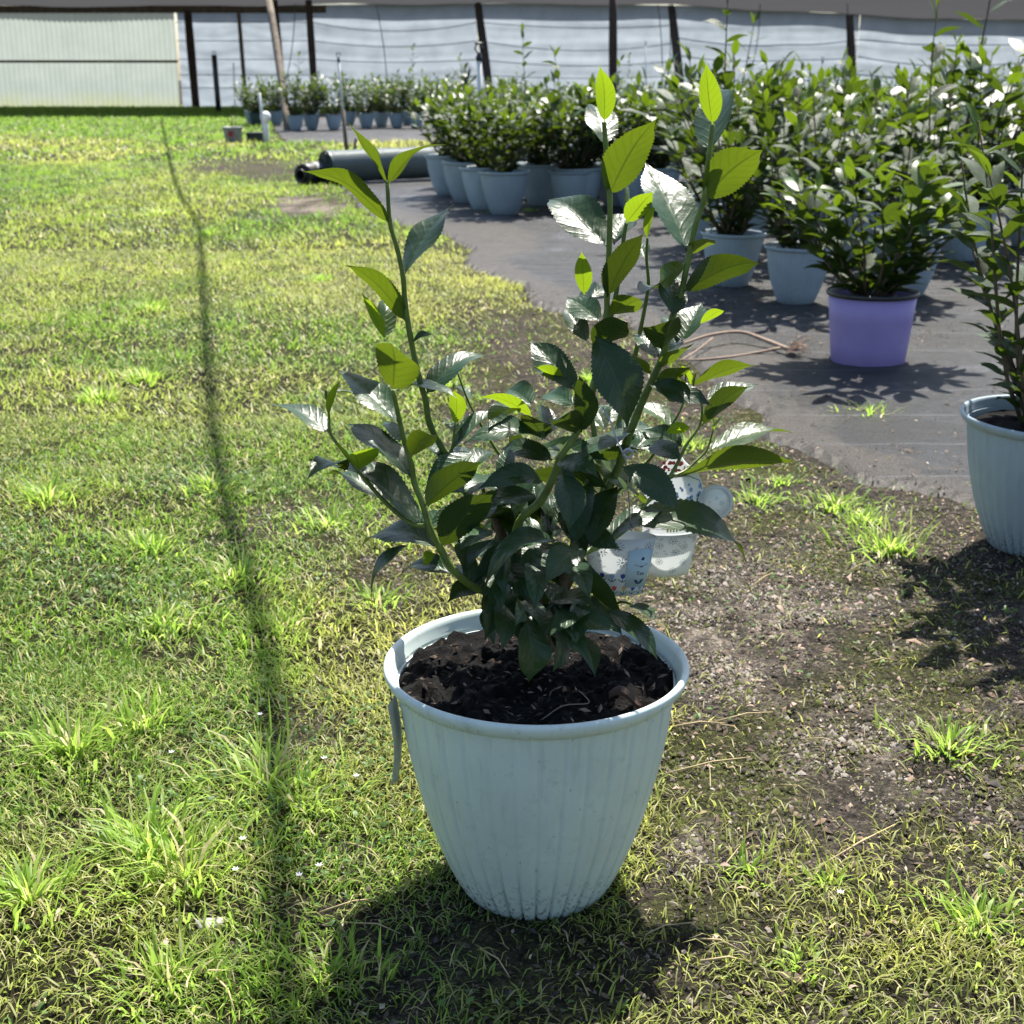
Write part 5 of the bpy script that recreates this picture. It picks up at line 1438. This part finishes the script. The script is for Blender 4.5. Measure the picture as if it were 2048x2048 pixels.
V, F = lathe([(.0200, -.0015), (.0235, -.0015), (.0240, .0005), (.0235, .0025), (.0200, .0025), (.0200, -.0015)], 44); V = [(x + dp.x, z + dp.y, y_ + dp.z) for x, y_, z in V]; link('disc_rim', mesh('disc_rim', V, F), M['paper'], tp)
ds = []
for dx, dz_, s in ((.001, .006, .0030), (.008, -.001, .0036), (-.008, .001, .0016), (-.007, -.007, .0012), (.004, -.012, .0028), (-.004, -.014, .002)):
    V = [Vector((dp.x + dx, dp.y - .0022, dp.z + dz_))] + [Vector((dp.x + dx + s * math.cos(a) * (1 + .3 * math.cos(3 * a)), dp.y - .0006, dp.z + dz_ + s * math.sin(a))) for a in np.linspace(0, 6.283, 13)[:-1]]
    ds.append((V, [(0, 1 + k_, 1 + (k_ + 1) % 12) for k_ in range(12)]))
V, F = join_geo(ds); o = link('water_drops', mesh('water_drops', V, F), wm.m, tp); o['kind'] = 'stuff'
V, F = box_geo((dp.x - .024, dp.y, dp.z - .004), (.006, .0012, .012)); link('hinge', mesh('hinge', V, F, False), M['paper'], tp)
# white cord holding the tags
M['cord'] = plain('cord_white', (.42, .43, .46), .7, .2, .1, 80, 0)
cd = empty('tag_cord', at(1240, 905, Y0 - .10)); tag(cd, 'white knotted cord tying the paper tags to the tea plant', 'cord')
co = cd.location.copy()
for nm, pts, rr in (('cord', [(1205, 815, -.09), (1222, 845, -.10), (1234, 880, -.10), (1246, 908, -.10), (1254, 940, -.04), (1258, 1000, .02), (1262, 1062, .055)], .0011),
                    ('knot', [(1246, 905, -.102), (1256, 898, -.105), (1266, 906, -.10), (1256, 916, -.098), (1247, 908, -.102)], .0018), ('loose_end', [(1250, 908, -.10), (1268, 900, -.105), (1276, 908, -.10)], .0009), ('loose_end', [(1252, 906, -.10), (1262, 892, -.10), (1272, 894, -.10)], .0009)):
    P = catmull([at(x, y_, Y0 + d) - co for x, y_, d in pts], 4); V, F = tube_geo(P, rr * .85, 6); link(nm, mesh(nm, V, F), M['cord'], cd)

# slim card hung on the left side of the pot rim, seen edge-on
e = empty('price_card', at(790, 1400, Y0 - .03)); tag(e, 'slim faded card hanging edge-on from the rim of the large pale blue pot', 'card')
o0 = e.location.copy(); V, F = [], []
for i in range(9):
    t = i / 8; c_ = at(783 + 10 * math.sin(t * 3) + 4 * t, 1400 + 165 * t, Y0 - .03) - o0; wd = .018 * (1 - .8 * t ** 3)
    for s in (-1, 1):
        for th in (0, .0007): V.append(c_ + Vector((th + s * .0035, s * wd, 0)))
for i in range(8):
    b = 4 * i; c_ = b + 4; F += [(b, c_, c_ + 2, b + 2), (b + 1, b + 3, c_ + 3, c_ + 1), (b, b + 1, c_ + 1, c_), (b + 2, c_ + 2, c_ + 3, b + 3)]
link('card', mesh('card', V, F), plain('card_grey', (.60, .57, .50), .6, .3, .15, 60, 0), e)
P = [at(775, 1340, Y0 - .02) - o0, at(779, 1370, Y0 - .03) - o0, at(783, 1402, Y0 - .03) - o0]; V, F = tube_geo(P, .0008, 5); link('tie', mesh('tie', V, F), M['black_plastic'], e)

# ------------------------------------------------------------------ straws, pale leaf chips, star flowers, on the ground
M['straw'] = plain('straw', (.42, .33, .18), .7, .25, .25, 60, 0)
SG_ = 'dry straws lying on the ground'
for (x0, y0, x1, y1, r0) in ((1335, 1555, 1500, 1525, .0014), (1340, 1465, 1450, 1458, .0016), (1430, 1455, 1545, 1435, .0014), (1440, 1460, 1485, 1483, .0012), (1630, 1750, 1790, 1660, .0016), (1385, 1890, 1480, 1912, .0014), (880, 1660, 920, 1690, .001),
                             (700, 1690, 770, 1730, .0012), (640, 1830, 760, 1800, .0012), (430, 1960, 470, 2030, .0015), (1350, 1860, 1400, 1872, .001), (1290, 1880, 1355, 1860, .001), (1440, 1750, 1480, 1700, .001), (1600, 1490, 1680, 1500, .0012),
                             (1500, 1180, 1545, 1150, .0014), (1690, 1150, 1740, 1130, .0012), (1560, 1580, 1620, 1600, .001), (1400, 1935, 1500, 1935, .0016), (1330, 1420, 1345, 1460, .0014), (1470, 1540, 1480, 1560, .001), (1280, 1260, 1330, 1250, .0012), (1360, 1720, 1395, 1722, .001),
                             (1730, 1330, 1790, 1325, .0014), (700, 1850, 800, 1870, .0011), (500, 1740, 560, 1700, .0011), (960, 1900, 1020, 1960, .0011)):
    a, b = gpt(x0, y0), gpt(x1, y1); m = (a + b) / 2
    for q in (a, b, m): q.z = float(gh(q.x, q.y)) + .008
    m.z += .006; m.x += .004
    V, F = tube_geo([a, m, b], [r0, r0 * .9, r0 * .5], 6)
    tag(link('dry_straw', mesh('dry_straw', V, F), M['straw']), 'dry tan straw lying on the ground around the pale blue pot', 'straw', SG_)
M['chip'] = plain('pale_chip', (.34, .25, .20), .8, .2, .25, 40, .2)
for (x_, y_) in ((1585, 1420), (1648, 1425), (1395, 1213), (1345, 1208), (1300, 1205), (1330, 1135), (1450, 1740), (1560, 1222), (1480, 1012), (1645, 1022), (1640, 940), (1500, 1425), (1440, 1350), (1500, 1370), (1430, 1890), (1700, 1165), (1580, 1160), (1640, 990), (1700, 1380), (1600, 1300), (330, 1895), (1705, 1990), (1485, 1790), (1375, 830), (1420, 850), (1000, 735), (540, 960)):
    p = gpt(x_, y_); a = rs.uniform(0, 6.28); L = rs.uniform(.006, .012); W = L * rs.uniform(.25, .5)
    V, F = [], []
    for i in range(5):
        u = i / 4
        for v in (-1, 0, 1):
            h = W * math.sin(math.pi * (u * .86 + .07)); V.append((L * (u - .5) * 2, v * h, .003 + .25 * abs(v) * h + .003 * math.sin(3 * u)))
    F = [(i * 3 + j, (i + 1) * 3 + j, (i + 1) * 3 + j + 1, i * 3 + j + 1) for i in range(4) for j in range(2)]
    o = link('dead_leaf_chip', mesh('dead_leaf_chip', V, F), M['chip'], None, (p.x, p.y, float(gh(p.x, p.y)) + .005)); o.rotation_euler = (rs.uniform(-.3, .3), rs.uniform(-.3, .3), a)
    tag(o, 'pale curled dead leaf chip lying on the ground', 'leaf chip', 'dead leaf chips on the ground')
M['petal'] = plain('white_petal', (.7, .7, .74), .6, .2, .04, 50, 0)
fl = [(0, 0, .010)]
for (x_, y_) in ((346, 1540), (488, 1717), (474, 1780), (600, 1790), (640, 1770), (714, 1588), (522, 1464), (650, 1553), (1677, 1832)):
    p = gpt(x_, y_); e = empty('star_flower', (p.x, p.y, float(gh(p.x, p.y)) - .002), rs.uniform(0, 6)); tag(e, 'tiny white star flower standing in the lawn beside the pale blue pot', 'flower', 'tiny white star flowers in the lawn')
    V, F = tube_geo([(0, 0, 0), (.002, 0, .02), (.0, 0, .034)], .0005, 5); link('stalk', mesh('stalk', V, F), M['stem_green'], e)
    V, F = [], []
    for k_ in range(6):
        a = 6.283 * k_ / 6; d = Vector((math.cos(a), math.sin(a), .5)); s = Vector((-math.sin(a), math.cos(a), 0)); c_ = Vector((0, 0, .034)); b = len(V)
        V += [c_, c_ + d * .003 + s * .0011, c_ + d * .0055, c_ + d * .003 - s * .0011]; F.append((b, b + 1, b + 2, b + 3))
    link('petals', mesh('petals', V, F, False), M['petal'], e)
# small stone under the long grass at the left
def stone(x_, y_, s, label):
    p = gpt(x_, y_); V, F = lathe([(0, -.3), (.7, -.25), (1, .05), (.85, .35), (.4, .52), (0, .55)], 16)
    V = [(v[0] * s * (1 + .25 * math.sin(3 * math.atan2(v[1], v[0]) + x_)), v[1] * s * .8, v[2] * s * .7) for v in V]
    tag(link('stone', mesh('stone', V, F), plain('stone_grey', (.30, .28, .26), .9, .2, .35, 60, .5), None, (p.x, p.y, float(gh(p.x, p.y)) + .002)), label, 'stone')
stone(415, 1850, .016, 'pale grey stone under the long grass clump')
stone(440, 1842, .010, 'smaller pale stone beside the grey stone under the grass clump')
